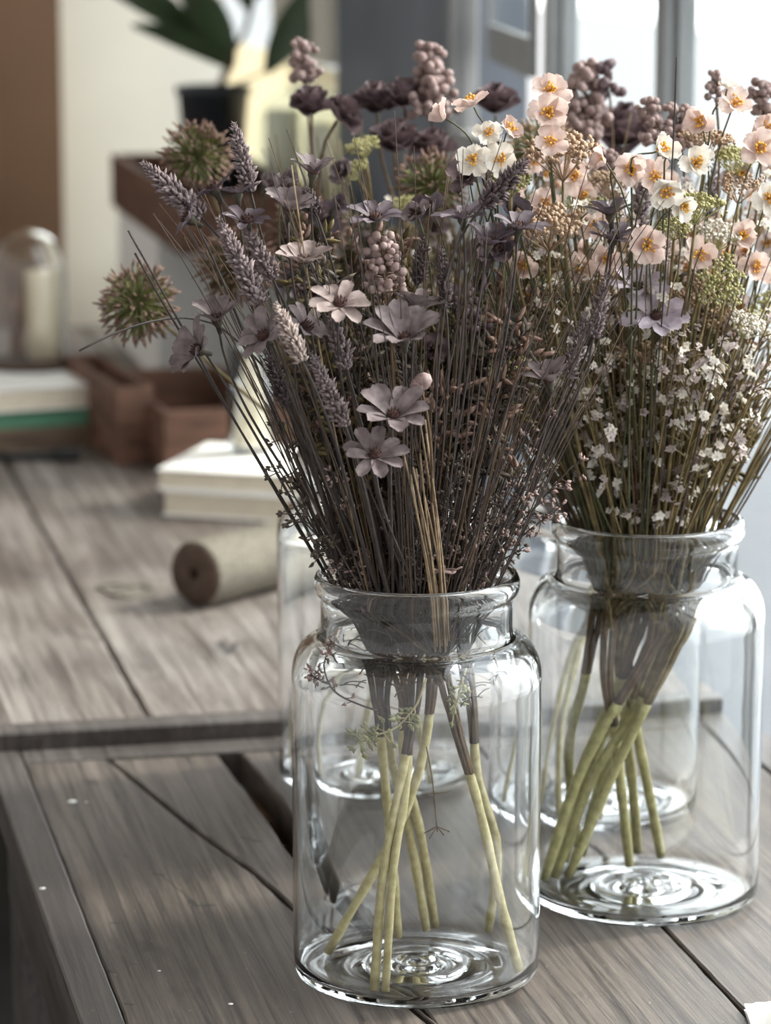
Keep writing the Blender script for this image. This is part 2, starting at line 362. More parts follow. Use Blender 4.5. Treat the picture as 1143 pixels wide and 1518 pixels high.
# outdoors: darker near strip, pale ground, paler far ground
mb = MB(); mb.box(UW+.10, -6, -.2, 3.1, 80, -.1); structure(mb.build('ground_strip', M['grey_strip'], smooth=False, rotz=ANG))
mb = MB(); mb.box(3.1, -6, -.2, 11, 80, -.1); structure(mb.build('ground_near', M['paving'], smooth=False, rotz=ANG))
mb = MB(); mb.box(11, -20, -.2, 60, 80, -.08); structure(mb.build('ground_far', M['far_pale'], smooth=False, rotz=ANG))

# ------------------------------------------------------------------ workbenches
def board(name, left, right, z0, z1, m, parent, jag=0.0, n=60, ch=.0015):
    # left/right: lists of (v, u) knots, or a constant u with v range
    def f(k, v):
        k = sorted(k)
        for (a, ua), (b, ub_) in zip(k[:-1], k[1:]):
            if v <= b: return ua+(ub_-ua)*max(0, min(1, (v-a)/(b-a)))
        return k[-1][1]
    va = min(k[0] for k in left); vb = max(k[0] for k in left); mb = MB(); vs = []
    for i in range(n+1):
        v = va+(vb-va)*i/n
        a = f(left, v)+(R.uniform(-1, 1)*jag); b = f(right, v)+(R.uniform(-1, 1)*jag)
        if b-a < .003: b = a+.003
        c = min(ch, (b-a)*.3)
        vs += [(a, v, z0), (a, v, z1-c), (a+c, v, z1), (b-c, v, z1), (b, v, z1-c), (b, v, z0)]
    fs = [(i*6+j, i*6+(j+1)%6, i*6+6+(j+1)%6, i*6+6+j) for i in range(n) for j in range(6)]
    fs += [tuple(range(6)), tuple(n*6+j for j in range(5, -1, -1))]
    mb.add(vs, fs); o = mb.build(name, m, parent, smooth=False); return o
V0, V1 = 1.45, 2.678
fb = thing('workbench', (0, 0, 0), 'weathered plank workbench in the foreground, carrying the four glass jars', 'workbench', rotz=ANG)
c1 = [(V0, .470), (1.98, .4545), (2.1, .4345), (2.245, .4095), (2.33, .398), (2.45, .372), (2.60, .345), (V1, .331)]
gl = [(V0, .474), (1.98, .457), (2.1, .4505), (2.17, .4465), (2.30, .434), (2.37, .4335), (2.5, .432), (V1, .4255)]
gr = [(V0, .477), (1.98, .4595), (2.1, .455), (2.17, .4545), (2.30, .452), (2.37, .4535), (2.53, .456), (V1, .446)]
def off(k, d): return [(v, u+d) for v, u in k]
K = lambda u, a=V0, b=V1: [(a, u), (b, u)]
board('board', K(.2595), off(c1, -.001), TZ-.028, TZ, M['bench'], fb, .0005)
board('board', off(c1, .0034), gl, TZ-.028, TZ-.001, M['bench'], fb, .0006)
board('board', gr, K(.6635), TZ-.028, TZ-.0005, M['bench'], fb, .0005)
board('board', K(.6665), K(.873), TZ-.028, TZ-.0005, M['bench'], fb, .0006)
board('side_rail', K(.2295, V0, 2.722), K(.2585, V0, 2.722), TZ-.030, TZ+.0005, M['rail'], fb, .0002)
board('side_rail', K(.8745, V0, 2.722), K(.912, V0, 2.722), TZ-.030, TZ+.0005, M['rail'], fb, .0002)
ub('back_rail', (.2588, 2.680, TZ-.03, .8742, 2.719, TZ+.001), M['rail'], fb, .0015)
ub('apron', [(.245, V0, TZ-.12, .262, 2.70, TZ-.0305), (.88, V0, TZ-.12, .90, 2.70, TZ-.0305)], M['rail'], fb)
ub('cross_batten', [(.262, v, TZ-.085, .88, v+.09, TZ-.0285) for v in (1.55, 2.56)]+[(.40, V0+.05, TZ-.075, .50, 2.65, TZ-.05)], M['under'], fb)
for u, v in ((.245, 2.62), (.83, 2.62), (.245, V0), (.83, V0)): ub('leg', (u, v, 0, u+.07, v+.07, TZ-.0865), M['rail'], fb, .003)
for i, (x, y, r) in enumerate(((107, 1187, .0036), (63, 1316, .0026), (128, 1188, .0012), (236, 1438, .0013), (342, 1487, .0018))):
    p = on_z(x, y, TZ+.001); a, b = uv(p); mb = MB()
    mb.lathe([(r, 0), (r*.9, r*.12), (r*.5, r*.22), (.00001, r*.26)], 10, 0, (a, b, TZ+(.0004 if u > .26 else .0006))); mb.build('paint_fleck', M['paint'], fb)
rb = thing('workbench', (0, 0, 0), 'wider grey brown workbench behind, a step higher, carrying books and crates', 'workbench', rotz=ANG)
RZ = TZ+.0155
for a, b in ((-.35, -.02), (-.016, .3745), (.3785, .6225), (.626, .911)):
    board('board', K(a, 2.757, 5.3), K(b, 2.757, 5.3), RZ-.03, RZ, M['bench2'], rb, .0006, 120, .002)
ub('front_rail', (-.35, 2.724, TZ-.04, .912, 2.756, RZ+.0005), M['rail'], rb, .002)
ub('back_rail', (-.35, 5.301, TZ-.04, .912, 5.33, RZ), M['rail'], rb, .002)
for u in (-.34, .82):
    for v in (2.77, 5.2): ub('leg', (u, v, 0, u+.08, v+.08, RZ-.0305), M['rail'], rb, .003)
# dark iron trestle on the floor left of the bench (seen low at the left edge)
tr = thing('iron_trestle', xy(.02, 2.3, 0), 'dark iron trestle in shadow beside the bench at lower left', 'trestle', rotz=ANG)
ub('leg', (-.10, -.30, .0, -.07, -.27, .62), M['iron'], tr, .003); ub('leg', (.08, .25, 0, .11, .28, .62), M['iron'], tr, .003)
ub('leg', (-.10, .25, 0, -.07, .28, .62), M['iron'], tr, .003); ub('leg', (.08, -.30, 0, .11, -.27, .62), M['iron'], tr, .003)
ub('cross_bar', [(-.10, -.30, .62, .11, -.27, .65), (-.10, .25, .62, .11, .28, .65), (-.02, -.30, .655, .03, .28, .70), (-.085, -.27, .2, -.075, .25, .23)], M['iron'], tr)

# ------------------------------------------------------------------ things on the rear bench
def frame_obj(name, loc, ang, label, cat, group=None): return thing(name, loc, label, cat, group, ang)
def book(name, loc, ang, w, d, h, label, covm, group=None, spine=None, pages='paper'):
    t = frame_obj(name, loc, ang, label, cat='book', group=group)
    mb = MB(); mb.box(.003, .003, .0025, w-.002, d-.003, h-.0025); mb.build('page_block', M[pages], t, smooth=False)
    mb = MB(); mb.box(0, 0, 0, w, d, .0024, b=.0008); mb.box(0, 0, h-.0024, w, d, h, b=.0008); mb.build('cover', covm, t, smooth=False)
    mb = MB(); mb.box(w-.002, 0, .0024, w, d, h-.0024); mb.build('spine', spine or covm, t, smooth=False)
    return t
bp = on_z(240, 764, RZ)
a0 = math.radians(-17)
b1 = book('book', bp, a0, .24, .19, .030, 'thick cream paged book lying under another behind the twine spool', M['cover'])
b2 = book('book', bp+Vector((-.006, .003, .0305)), a0+math.radians(2), .24, .19, .024, 'white covered book, topmost of the pair behind the twine spool', M['cover'])
# votive glass with a cream candle on the books
cp = bp+Vector((.100, .112, .056))
def candle_glass(loc, r, h, hc, label):
    t = thing('candle_glass', loc, label, 'candle'); mb = MB()
    mb.lathe([(.0001, 0), (r*.9, 0), (r, .004), (r, h), (r-.0015, h+.001), (r-.003, h), (r-.003, .010), (r*.8, .007), (.0001, .007)], 40); mb.build('glass', M['glass'], t)
    mb = MB(); mb.lathe([(.0001, .0095), (r-.005, .0098), (r-.005, hc), (.0001, hc-.002)], 32); k = mb.build('wax', M['candle'], t)
    mb = MB(); mb.tube([(0, 0, hc-.003), (.001, 0, hc+.008)], .0008, 5); mb.build('wick', M['iron'], t)
    return t
candle_glass(cp, .027, .125, .105, 'cream candle in a clear glass on the pair of white books')
# spool of jute twine
s0 = on_z(287, 900, RZ); ax = Vector((.62, .78, 0)).normalized(); rr_ = .0335
t = thing('twine_spool', s0, 'spool of grey beige jute twine lying on its side behind the jars', 'spool')
t.rotation_euler.z = math.atan2(ax.y, ax.x)
mb = MB(); n = 46; pr = []
L_ = .20
for i in range(n*4+1):
    x = L_*i/(n*4); pr.append((rr_*(1-.02*math.cos(i*PI/2))*(1+.02*math.sin(x*60)), x))
mb.lathe(pr, 40); mb.v = [(z+.004, x, y+.034) for x, y, z in mb.v]; mb.build('wound_twine', M['jute'], t)
mb = MB(); mb.lathe([(.0065, .004), (.0055, .001), (.0065, 0), (.030, 0), (.0322, .003), (.0325, .212), (.030, .214), (.0055, .214), (.0055, .213)], 40); mb.lathe([(.0055, .001), (.0055, .213)], 24)
mb.v = [(z, x, y+.034) for x, y, z in mb.v]; mb.build('wooden_core', M['core'], t)
mb = MB(); q = [on_z(x, y, RZ+.002)-s0 for x, y in ((245, 868), (215, 880), (190, 886), (165, 880), (145, 868), (170, 866), (200, 872), (180, 882), (160, 876), (205, 868), (230, 875))]
rot = Matrix.Rotation(-t.rotation_euler.z, 3, 'Z')
mb.tube([rot @ p for p in spline([Vector(p) for p in q], 5)], .0014, 6); mb.build('loose_end', M['jute'], t)
# tray, box of books and glass dome at far left
def open_box(name, loc, ang, w, d, h, label, m, th=.012, part='front_panel'):
    t = frame_obj(name, loc, ang, label, 'crate')
    for nm, a in (('bottom_panel', (0, 0, 0, w, d, th)), ('front_panel', (0, 0, th, w, th, h)), ('back_panel', (0, d-th, th, w, d, h)), ('side_panel', (0, th, th, th, d-th, h)), ('side_panel', (w-th, th, th, w, d-th, h))):
        mb = MB(); mb.box(*a, b=.0015); mb.build(nm, m, t, smooth=False)
    return t
g0 = on_z(160, 660, RZ); th_ = math.radians(24)
def lay(th, w, dx=0.0, dz=0.0): return Vector((g0.x-w*math.cos(th)+dx, g0.y-w*math.sin(th)+abs(dx)*.5, RZ+dz))
t0 = open_box('wooden_tray', lay(math.radians(20), .30), math.radians(20), .30, .30, .028, 'low pale wooden tray under the book stack at far left', M['tray'])
tl = thing('iron_latch', on_z(20, 683, RZ), 'black iron strap lying before the pale wooden tray', 'tool', rotz=.1)
mb = MB(); mb.box(-.03, -.006, 0, .085, .006, .008, b=.001); mb.build('strap', M['iron'], tl); mb = MB(); mb.box(.05, -.014, .0, .085, .014, .014, b=.002); mb.build('buckle', M['iron'], tl)
q0 = Vector((g0.x-.30, g0.y+.02, RZ+.0285))
b3 = book('book', lay(math.radians(21), .285, -.008, .0285), math.radians(21), .285, .26, .022, 'green edged book lying on the pale tray under the glass dome', M['green'], pages='green')
b4 = book('book', lay(math.radians(23), .285, -.006, .051), math.radians(23), .285, .25, .030, 'thick white book topmost under the glass dome at far left', M['cover'])
dq = on_y(44, 545, q0.y+.13); dq.z = q0.z+.0530
dm = thing('glass_dome', dq, 'round topped clear glass dome standing on the white book at far left', 'glass dome')
rD = .052; hD = .175
pr = [(rD, 0)]+[(rD, .02*i) for i in range(1, 7)]+[(rD*math.cos(a), .12+rD*1.05*math.sin(a)) for a in [PI/2*i/10 for i in range(1, 10)]]+[(.0001, .12+rD*1.05)]
th = .0022
pi_ = [(max(.0001, r-th if z < .12 else r*(1-th/rD)), (z if z < .12 else .12+(z-.12)*(1-th/(rD*1.05)))) for r, z in pr]
mb = MB(); mb.lathe(pr+pi_[::-1], 48, closed=False); mb.lathe([pi_[0], pr[0]], 48); mb.v = [(x, y, z+.012) for x, y, z in mb.v]; mb.build('bell', M['dome'], dm)
mb = MB(); mb.lathe([(.0001, 0), (.055, 0), (.058, .004), (.058, .011), (.0001, .0115)], 40); mb.build('base', M['core'], dm)
mb = MB(); mb.lathe([(.0001, .012), (.023, .012), (.023, .128), (.021, .131), (.0001, .131)], 32, 0, (.020, .0, 0)); mb.build('cream_refraction', M['candle'], dm)  # cream column added to imitate bright refraction in the bell
mb = MB(); mb.lathe([(.0001, .012), (.010, .012), (.007, .03), (.009, .06), (.006, .10), (.010, .125), (.0001, .14)], 20, 0, (-.016, -.012, 0)); mb.build('brown_refraction', M['crate'], dm)  # brown column added to imitate the dark band refracted in the bell
# lower crate, turned towards the viewer at its corner
A_ = on_z(242, 602, RZ+.085); B_ = on_z(338, 590, RZ+.085); C_ = on_z(150, 503, RZ+.085)
A_.z = RZ
ca = math.radians(18)
open_box('wooden_crate', A_, ca, .17, .36, .078, 'open brown wooden crate turned corner on, behind the white books', M['crate'], .011)
mb = MB()
t = open_box('wooden_crate', A_+Vector((-.064, .055, 0)), ca, .050, .30, .10, 'narrow upright brown crate squeezed behind the left side of the corner on crate', M['crate'], .009)
# white stand and the raised tray with the potted plant
VF = 5.13; u0_ = u_at(165, VF)
zt = on_y(165, 305, xy(u0_, VF).y).z; su = u0_+.008
st = thing('white_stand', Vector((0, 0, 0)), 'white painted wooden stand under the raised brown crate', 'stand', rotz=ANG)
sa_, sb_ = VF-.46, VF-.02
ub('side_panel', (su, sa_, RZ, su+.012, sb_, zt-.012), M['cover'], st); ub('side_panel', (su+.178, sa_, RZ, su+.19, sb_, zt-.012), M['cover'], st)
ub('top_panel', (su, sa_, zt-.012, su+.19, sb_, zt), M['cover'], st); ub('front_panel', (su+.012, sa_, RZ, su+.178, sa_+.012, zt-.012), M['cover'], st)
rt = open_box('wooden_crate', xy(su-.008, VF-.72, zt+.0005), ANG, .206, .72, .082, 'long brown wooden crate raised on the white stand behind the flowers', M['crate'], .012)
# plant pot
pp = on_y(317, 205, 4.95); pp.z = zt+.0130
pl = thing('potted_plant', pp, 'dark potted plant with broad green leaves in the raised crate', 'plant')
ph = on_y(317, 127, 4.95).z-pp.z
mb = MB(); mb.lathe([(.0001, 0), (.036, 0), (.040, .005), (.054, ph-.012), (.058, ph-.012), (.058, ph), (.052, ph), (.048, ph-.02), (.0001, ph-.02)], 40); mb.build('pot', M['pot'], pl)
mb = MB(); top = Vector((0, 0, ph-.02))
def rel(x, y, dy=0): return on_y(x, y, 4.95+dy)-pp
mb.tube(spline([top, rel(345, 80, -.03), rel(368, 30), rel(372, -60)]), .004, 6, 0)
for xs in (((330, 125), (345, 100), (340, 100)), ((350, 125), (385, 110), (400, 95))): mb.tube(spline([top]+[rel(*a) for a in xs]), .0025, 5)
mb.build('plant_stem', M['soil'], pl)
def leafmesh(mb, a, b, wd, nrm, sag=.02, m=0):
    d = b-a; L = d.length; t = d.normalized(); s = t.cross(nrm).normalized(); nn = s.cross(t); vs = []; n = 10
    for i in range(n+1):
        q = i/n; w_ = wd*math.sin(PI*min(1, q*.94+.03))**.75
        for j in range(5):
            k = (j-2)/2; vs.append(a+d*q+s*k*w_*.5+nn*(-sag*4*q*(q-1)*1.0+abs(k)*w_*.16))
    mb.add(vs, [(i*5+j, i*5+j+1, i*5+j+6, i*5+j+5) for i in range(n) for j in range(4)], m)
for (x0, y0, x1, y1, wd, d0, d1) in ((345, 103, 195, 38, .040, 0, -.06), (345, 98, 262, -35, .062, 0, .05), (300, 60, 120, -45, .06, .02, .0), (395, 108, 500, -45, .058, 0, -.03), (400, 60, 560, 0, .03, 0, .05), (372, 20, 300, -120, .05, 0, 0), (372, 0, 470, -130, .05, 0, 0)):
    mb = MB(); leafmesh(mb, rel(x0, y0, d0), rel(x1, y1, d1), wd, Vector((.2, -.75, .6)), .012); mb.build('leaf', M['leaf'], pl)
# tall glass dome back right of plant; added cream columns imitate sunlit wall
cu = on_y(490, 330, 4.9)
def dome2(x, ytop, ybot, Y, r, label, cr_, ch_):
    p = on_y(x, ybot, Y); zb = p.z; h = on_y(x, ytop, Y).z-zb
    return p, h
p, h = dome2(455, 112, 340, 4.85, .09, '', 0, 0)
sup = thing('white_box', Vector((p.x, p.y, RZ)), 'white wooden box behind the bouquets, under the tall glass dome', 'box', rotz=ANG)
mb = MB(); mb.box(-.08, -.085, 0, .09, .09, p.z-RZ-.001, b=.003); mb.build('carcass', M['cover'], sup, smooth=False)
mb = MB(); mb.box(-.084, -.088, p.z-RZ-.001, .094, .094, p.z-RZ+.008, b=.002); mb.build('lid', M['cover'], sup, smooth=False)
dz = p.z+.0085
d2 = thing('glass_dome', Vector((p.x, p.y, dz)), 'tall glass dome over added cream columns, behind the dark flowers', 'glass dome')
rD = .078; hh = h-.03
pr = [(rD, 0)]+[(rD, (hh-rD)*i/6) for i in range(1, 7)]+[(rD*math.cos(a), hh-rD+rD*math.sin(a)) for a in [PI/2*i/10 for i in range(1, 10)]]+[(.0001, hh)]
pi_ = [(max(.0001, r*(1-.0022/rD)), z if z < hh-rD else hh-rD+(z-hh+rD)*(1-.0022/rD)) for r, z in pr]
mb = MB(); mb.lathe(pr+pi_[::-1], 48); mb.lathe([pi_[0], pr[0]], 48); mb.v = [(x, y, z+.0105) for x, y, z in mb.v]; mb.build('bell', M['pane'], d2)
mb = MB(); mb.lathe([(.0001, 0), (.082, 0), (.084, .003), (.084, .010), (.0001, .0102)], 40); mb.build('base', M['core'], d2)
for (dx, dy, r, hc) in ((-.036, 0, .026, .17), (.032, .0, .034, .15)):
    mb = MB(); mb.lathe([(.0001, .0105), (r, .0105), (r, hc-.004), (r-.004, hc), (.0001, hc)], 32, 0, (dx, dy, 0)); mb.build('cream_glow_column', M['candle'], d2)
bl = thing('added_glow_cloth', Vector((0, 0, 0)), 'added cream cloth glowing in the low opening behind the tall glass dome', 'glow_cloth', rotz=ANG)  # cloth added to give a warm cream glow behind the tall dome
ub('cloth', (UW-.012, vp0+.01, .83, UW-.010, 5.75, 1.215), M['glow_cloth'], bl); ub('hem_bar', (UW-.016, vp0+.01, .815, UW-.006, 5.75, .83), M['cover'], bl)
# linen at lower right, close to the camera
lp = on_z(1132, 1505, TZ)
mb = MB(); n = 22; vs = []
for i in range(n):
    for j in range(n):
        x = i/(n-1); y = j/(n-1); e = min(x, 1-x, y, 1-y)
        vs.append((x*.16-.002, y*.12-.11, .004+.030*min(1, e*5)*(.7+.3*math.sin(x*9+y*4)*math.cos(y*7))))
mb.add(vs, [(i*n+j, (i+1)*n+j, (i+1)*n+j+1, i*n+j+1) for i in range(n-1) for j in range(n-1)])
k = len(mb.v); mb.add([(v[0], v[1], 0) for v in vs], [(i*n+j+1, (i+1)*n+j+1, (i+1)*n+j, i*n+j) for i in range(n-1) for j in range(n-1)])
o = mb.build('linen_cloth', M['linen']); o.location = lp+Vector((-.010, -.0, .0005)); tag(o, 'folded white linen at the lower right corner of the bench', 'cloth')
# ------------------------------------------------------------------ jars
JR, JH = .085, .281
def jar_profile():
    out = [(.0001, .0026), (.012, .0025), (.030, .0019), (.046, .0011), (.058, .0005), (.070, 0), (.0775, .0001), (.0810, .0010), (.0830, .0030), (.0841, .0060), (.0846, .011)]
    out += [(.085, .03), (.085, .08), (.085, .14), (.085, .19), (.085, .2120)]
    for i in range(1, 9):                    # shoulder
        a = PI/2*i/8; out.append((.0680+.017*math.cos(a), .2120+.0255*math.sin(a)))
    out += [(.0665, .2390), (.0655, .2415), (.0650, .246), (.0650, .260), (.0652, .2645), (.0664, .2665), (.0687, .2685), (.0698, .2725), (.0697, .2765), (.0684, .2800), (.0662, .281)]
    inn = [(.0642, .2800), (.0630, .2765), (.0626, .270), (.0624, .260), (.0618, .2500), (.0616, .2440), (.0622, .2385), (.0634, .2345)]
    for i in range(8, 0, -1):
        a = PI/2*i/8; inn.append((.0640+.0180*math.cos(a), .2060+.0270*math.sin(a)))
    inn += [(.0822, .2040), (.0822, .15), (.0822, .08), (.0821, .03), (.0819, .016), (.0812, .0105), (.0790, .0072), (.0740, .0060), (.066, .0056)]
    for i in range(44):                      # gently stepped pontil in the thick base
        r = .064*(1-i/44)
        z = .0058-.0016*math.exp(-((r-.050)/.010)**2)+.0020*math.exp(-((r-.034)/.006)**2)-.0012*math.exp(-((r-.024)/.004)**2)+.0026*math.exp(-((r-.015)/.004)**2)+.0046*math.exp(-(r/.006)**2)
        inn.append((max(r, .0001), z))
    inn.append((.0001, .0104))
    return out, inn
def jar(name, X, Y, label, mesh=None, s=1.0):
    t = thing('glass_jar', (X, Y, TZ+.0008), label, 'jar')
    if mesh is None:
        o, i = jar_profile(); mb = MB(); mb.lathe(o+i, 128); ob = mb.build('vessel', M['glass'], t)
        # slight hand-blown waviness of the wall
        for v in ob.data.vertices:
            a = math.atan2(v.co.y, v.co.x); f = 1+.0022*math.sin(3*a+v.co.z*30)*math.sin(v.co.z*55+a)+.0016*math.sin(7*a+1)*math.sin(v.co.z*23)
            if v.co.z > .03: v.co.x *= f; v.co.y *= f
    else:
        ob = mesh.copy(); C.objects.link(ob); ob.parent = t
    t.scale = (s, s, s)
    return t, ob
JARS = {1: (.0212, 2.137), 2: (.1908, 2.3115), 3: (-.0060, 2.636), 4: (.1735, 2.548)}
_, jm = jar('j', *JARS[1], 'clear glass jar nearest the camera, holding the mauve brown bouquet')
jar('j', *JARS[2], 'clear glass jar at right, holding olive stems with tiny white blooms', jm, 1.015)
jar('j', *JARS[3], 'blurred clear glass jar behind and left of the nearest jar', jm, .99)
jar('j', *JARS[4], 'blurred clear glass jar standing directly behind the right hand jar', jm, .98)

# ------------------------------------------------------------------ thick tape-wrapped stems inside the jars
WRAPS = {1: [], 2: [], 3: [], 4: []}
def clampr(p, j, r):
    X, Y = JARS[j]; d = Vector((p.x-X, p.y-Y)); 
    if d.length > r: d *= r/d.length
    return Vector((X+d.x, Y+d.y, p.z))
def wrapped(j, bottom, mids, r, m, m2, label, group=None, dark=.72):
    b = clampr(on_z(*bottom, TZ+.0112), j, .0765); pts = [b]; X, Y = JARS[j]
    n = len(mids); ytop = Y+R.uniform(-.018, .018)
    for i, (x, y) in enumerate(mids):
        t = (i+1)/n; pts.append(clampr(on_y(x, y, b.y+(ytop-b.y)*t), j, .072 if i < n-1 else .046))
    path = spline(pts, 6)
    t = thing('taped_flower_pick', b, label, 'flower pick', group); k = int(len(path)*dark)
    mb = MB(); rs = [r*(1+.07*math.sin(i*1.9+j)+.04*R.uniform(-1, 1)) for i in range(len(path))]; rs[0] *= .85
    mb.tube(path[:k+1], rs[:k+1], 9); mb.build('taped_stalk', m, t, origin=b)
    mb = MB()
    for q in range(6):                       # the bundle of thin wires above the tape
        oo = Vector((math.cos(q*1.05), math.sin(q*1.05), 0))*r*.62
        mb.tube([p+oo*(1+(i*.10)) for i, p in enumerate(path[k:])], [r*.42]*(len(path)-k), 5)
    mb.build('bare_wires', m2, t, origin=b)
    WRAPS[j].append(path[-1]); return t
L1 = ['leftmost leaning stalk in the nearest jar', 'front stalk of the crossed bundle ending nearest the camera', 'thinner stalk just right of the frontmost one', 'upright stalk at the left back of the nearest jar',
      'left one of the close back centre pair in the nearest jar', 'right one of the close back centre pair in the nearest jar', 'long stalk reaching the front right of the nearest jar', 'stalk ending at the right back of the nearest jar']
S1 = [((485, 1412), [(590, 1225), (628, 1110), (640, 1010), (640, 965)]), ((541, 1480), [(568, 1300), (590, 1180), (612, 1060), (618, 980)]), ((560, 1484), [(583, 1290), (602, 1170), (605, 1070), (590, 980)]),
      ((590, 1388), [(580, 1260), (570, 1150), (560, 1030), (552, 965)]), ((632, 1378), [(605, 1225), (582, 1130), (570, 1030), (575, 970)]), ((645, 1372), [(624, 1240), (600, 1130), (600, 1030), (610, 960)]),
      ((778, 1442), [(740, 1330), (712, 1205), (680, 1090), (655, 985)]), ((774, 1362), [(742, 1260), (708, 1150), (700, 1050), (690, 975)])]
for (b, m), l in zip(S1, L1): wrapped(1, b, m, .0033 if l[:4] != 'thin' else .0028, M['tape'], M['brown2'] if R.random() < .6 else M['strand'], 'olive taped '+l, dark=.62)
L2 = ['leftmost leaning stalk in the right hand jar', 'second leaning stalk from the left in the right hand jar', 'third leaning stalk from the left in the right hand jar', 'thick slanting stalk mid bundle in the right hand jar',
      'rear leaning stalk ending at the left of the right hand jar', 'short upright stalk at the centre of the right hand jar', 'upright stalk partly hidden behind the centre one in the right hand jar', 'stalk just right of the leaning bundle in the right hand jar', 'frontmost slanting stalk on the right flank of the leaning bundle', 'rightmost stalk in the right hand jar']
S2 = [((806, 1305), [(850, 1170), (905, 1060), (965, 960), (985, 900)]), ((812, 1290), [(862, 1140), (915, 1020), (945, 930), (955, 880)]), ((836, 1275), [(878, 1130), (925, 1030), (965, 950), (975, 890)]),
      ((822, 1300), [(880, 1150), (945, 1050), (990, 950), (1010, 900)]), ((815, 1250), [(842, 1120), (866, 1010), (880, 930), (890, 880)]), ((933, 1282), [(922, 1180), (912, 1090), (900, 1000), (905, 900)]),
      ((945, 1262), [(936, 1150), (925, 1050), (920, 960), (930, 900)]), ((852, 1262), [(890, 1160), (935, 1050), (965, 960), (990, 905)]), ((842, 1300), [(898, 1170), (950, 1060), (1000, 960), (1020, 905)]), ((980, 1268), [(965, 1190), (945, 1090), (930, 1000), (925, 900)])]
for (b, m), l in zip(S2, L2): wrapped(2, b, m, .0038, M['tape2'], M['brown2'] if R.random() < .5 else M['olive'], 'green taped '+l, dark=.54)
for (b, m), l in zip([((430, 1150), [(438, 1060), (470, 950), (520, 830)]), ((640, 1160), [(625, 1080), (600, 980), (570, 830)]), ((520, 1150), [(535, 1050), (548, 950), (555, 830)])],
                     ['leftmost blurred stalk in the jar behind the nearest one', 'right blurred stalk seen through the nearest jar', 'middle blurred stalk seen through the nearest jar']):
    wrapped(3, b, m, .0035, M['tape'], M['olive'], 'olive taped '+l, dark=.8)
for (b, m), l in zip([((884, 1218), [(902, 1130), (912, 1020), (905, 850)]), ((770, 1190), [(800, 1080), (835, 970), (875, 850)]), ((800, 1215), [(818, 1100), (845, 980), (880, 850)])],
                     ['blurred stalk nearest the centre of the jar at the back right', 'left blurred stalk seen between the two front jars', 'second blurred stalk seen between the two front jars']):
    wrapped(4, b, m, .0033, M['tape'], M['olive'], 'olive taped '+l, dark=.8)

# ------------------------------------------------------------------ flowers
def neck(j, head, k=None):
    """a point in the mouth of jar j on the way to head"""
    X, Y = JARS[j]; d = Vector((head.x-X, head.y-Y)); l = d.length
    r = min(.056, l*.36+R.uniform(-.012, .012)); r = max(r, .004)
    a = math.atan2(d.y, d.x)+R.uniform(-.25, .25)
    return Vector((X+r*math.cos(a), Y+r*math.sin(a), TZ+.272))
def stem_path(j, head, end_dir=None, n=12, bow=.0):
    nk = neck(j, head); X, Y = JARS[j]
    w0 = min(WRAPS[j], key=lambda p: (p-nk).length+R.uniform(0, .03))
    base = w0+Vector((R.uniform(-.004, .004), R.uniform(-.004, .004), R.uniform(-.012, .0)))
    out = (head-nk); L = out.length
    if end_dir is None: end_dir = out.normalized()
    low = bez([base, base.lerp(nk, .45)+Vector((0, 0, .004)), nk-out.normalized()*.03, nk], 4)
    up = bez([nk, nk+out.normalized()*L*.35+rnd_dir()*L*.02, head-end_dir*L*.28+rnd_dir()*L*.02, head], n)
    return low[:-1]+up
def stem(t, j, path, r, m, name='stem'):
    mb = MB(); k = len(path); mb.tube(path, [r*(1-.35*i/k) for i in range(k)], 5); return mb.build(name, m, t, origin=path[0])
def head_pos(j, x, y, dy): return on_y(x, y, JARS[j][1]+dy)

def daisy(j, x, y, dy, size, axis, opn, mk, label, n=9, cup=.35, stemr=.0012, heart=True, curl=.5):
    h = head_pos(j, x, y, dy); ax = Vector(axis).normalized()
    path = stem_path(j, h-ax*.004, (ax*.6+Vector((0, 0, .6))).normalized()); b = path[0]
    t = thing('daisy', b, label, 'flower'); stem(t, j, path, stemr, M['strand2'] if j == 1 else M['olive'])
    mb = MB(); mb.lathe([(.0002, -.009), (.0014, -.009), (.0020, -.004), (.0036, -.001), (.0030, .0015), (.0001, .002)], 10)
    Q = ax.to_track_quat('Z', 'Y'); mb.v = [Q @ Vector(v)+h for v in mb.v]; mb.build('calyx', M['calyx'], t, origin=b)
    if heart:
        mb = MB(); mb.lathe([(.0036, .0005), (.0042, .0022), (.0030, .0040), (.0001, .0046)], 12)
        for i in range(14):
            a = i*2.4; r = .0038*math.sqrt(i/14); mb.bud((r*math.cos(a), r*math.sin(a), .003), (math.cos(a)*.3, math.sin(a)*.3, 1), .003, .0006)
        mb.v = [Q @ Vector(v)+h for v in mb.v]; mb.build('heart', M['heart'], t, origin=b)
    e = Q @ Vector((1, 0, 0)); f = Q @ Vector((0, 1, 0)); a0 = R.uniform(0, 6)
    for i in range(n):
        a = a0+2*PI*i/n+R.uniform(-.09, .09); rad = (e*math.cos(a)+f*math.sin(a))
        mb = MB(); mb.petal(h, ax, rad, size*R.uniform(.84, 1.04), size*R.uniform(.38, .48), opn-.08+R.uniform(-.22, .22), curl+R.uniform(-.25, .25), cup, r0=.0022, notch=.10, tip=.42, nl=7, nw=5)
        mb.build('petal', M[mk], t, origin=b)
    return t
S = 'on a dark wiry stem'
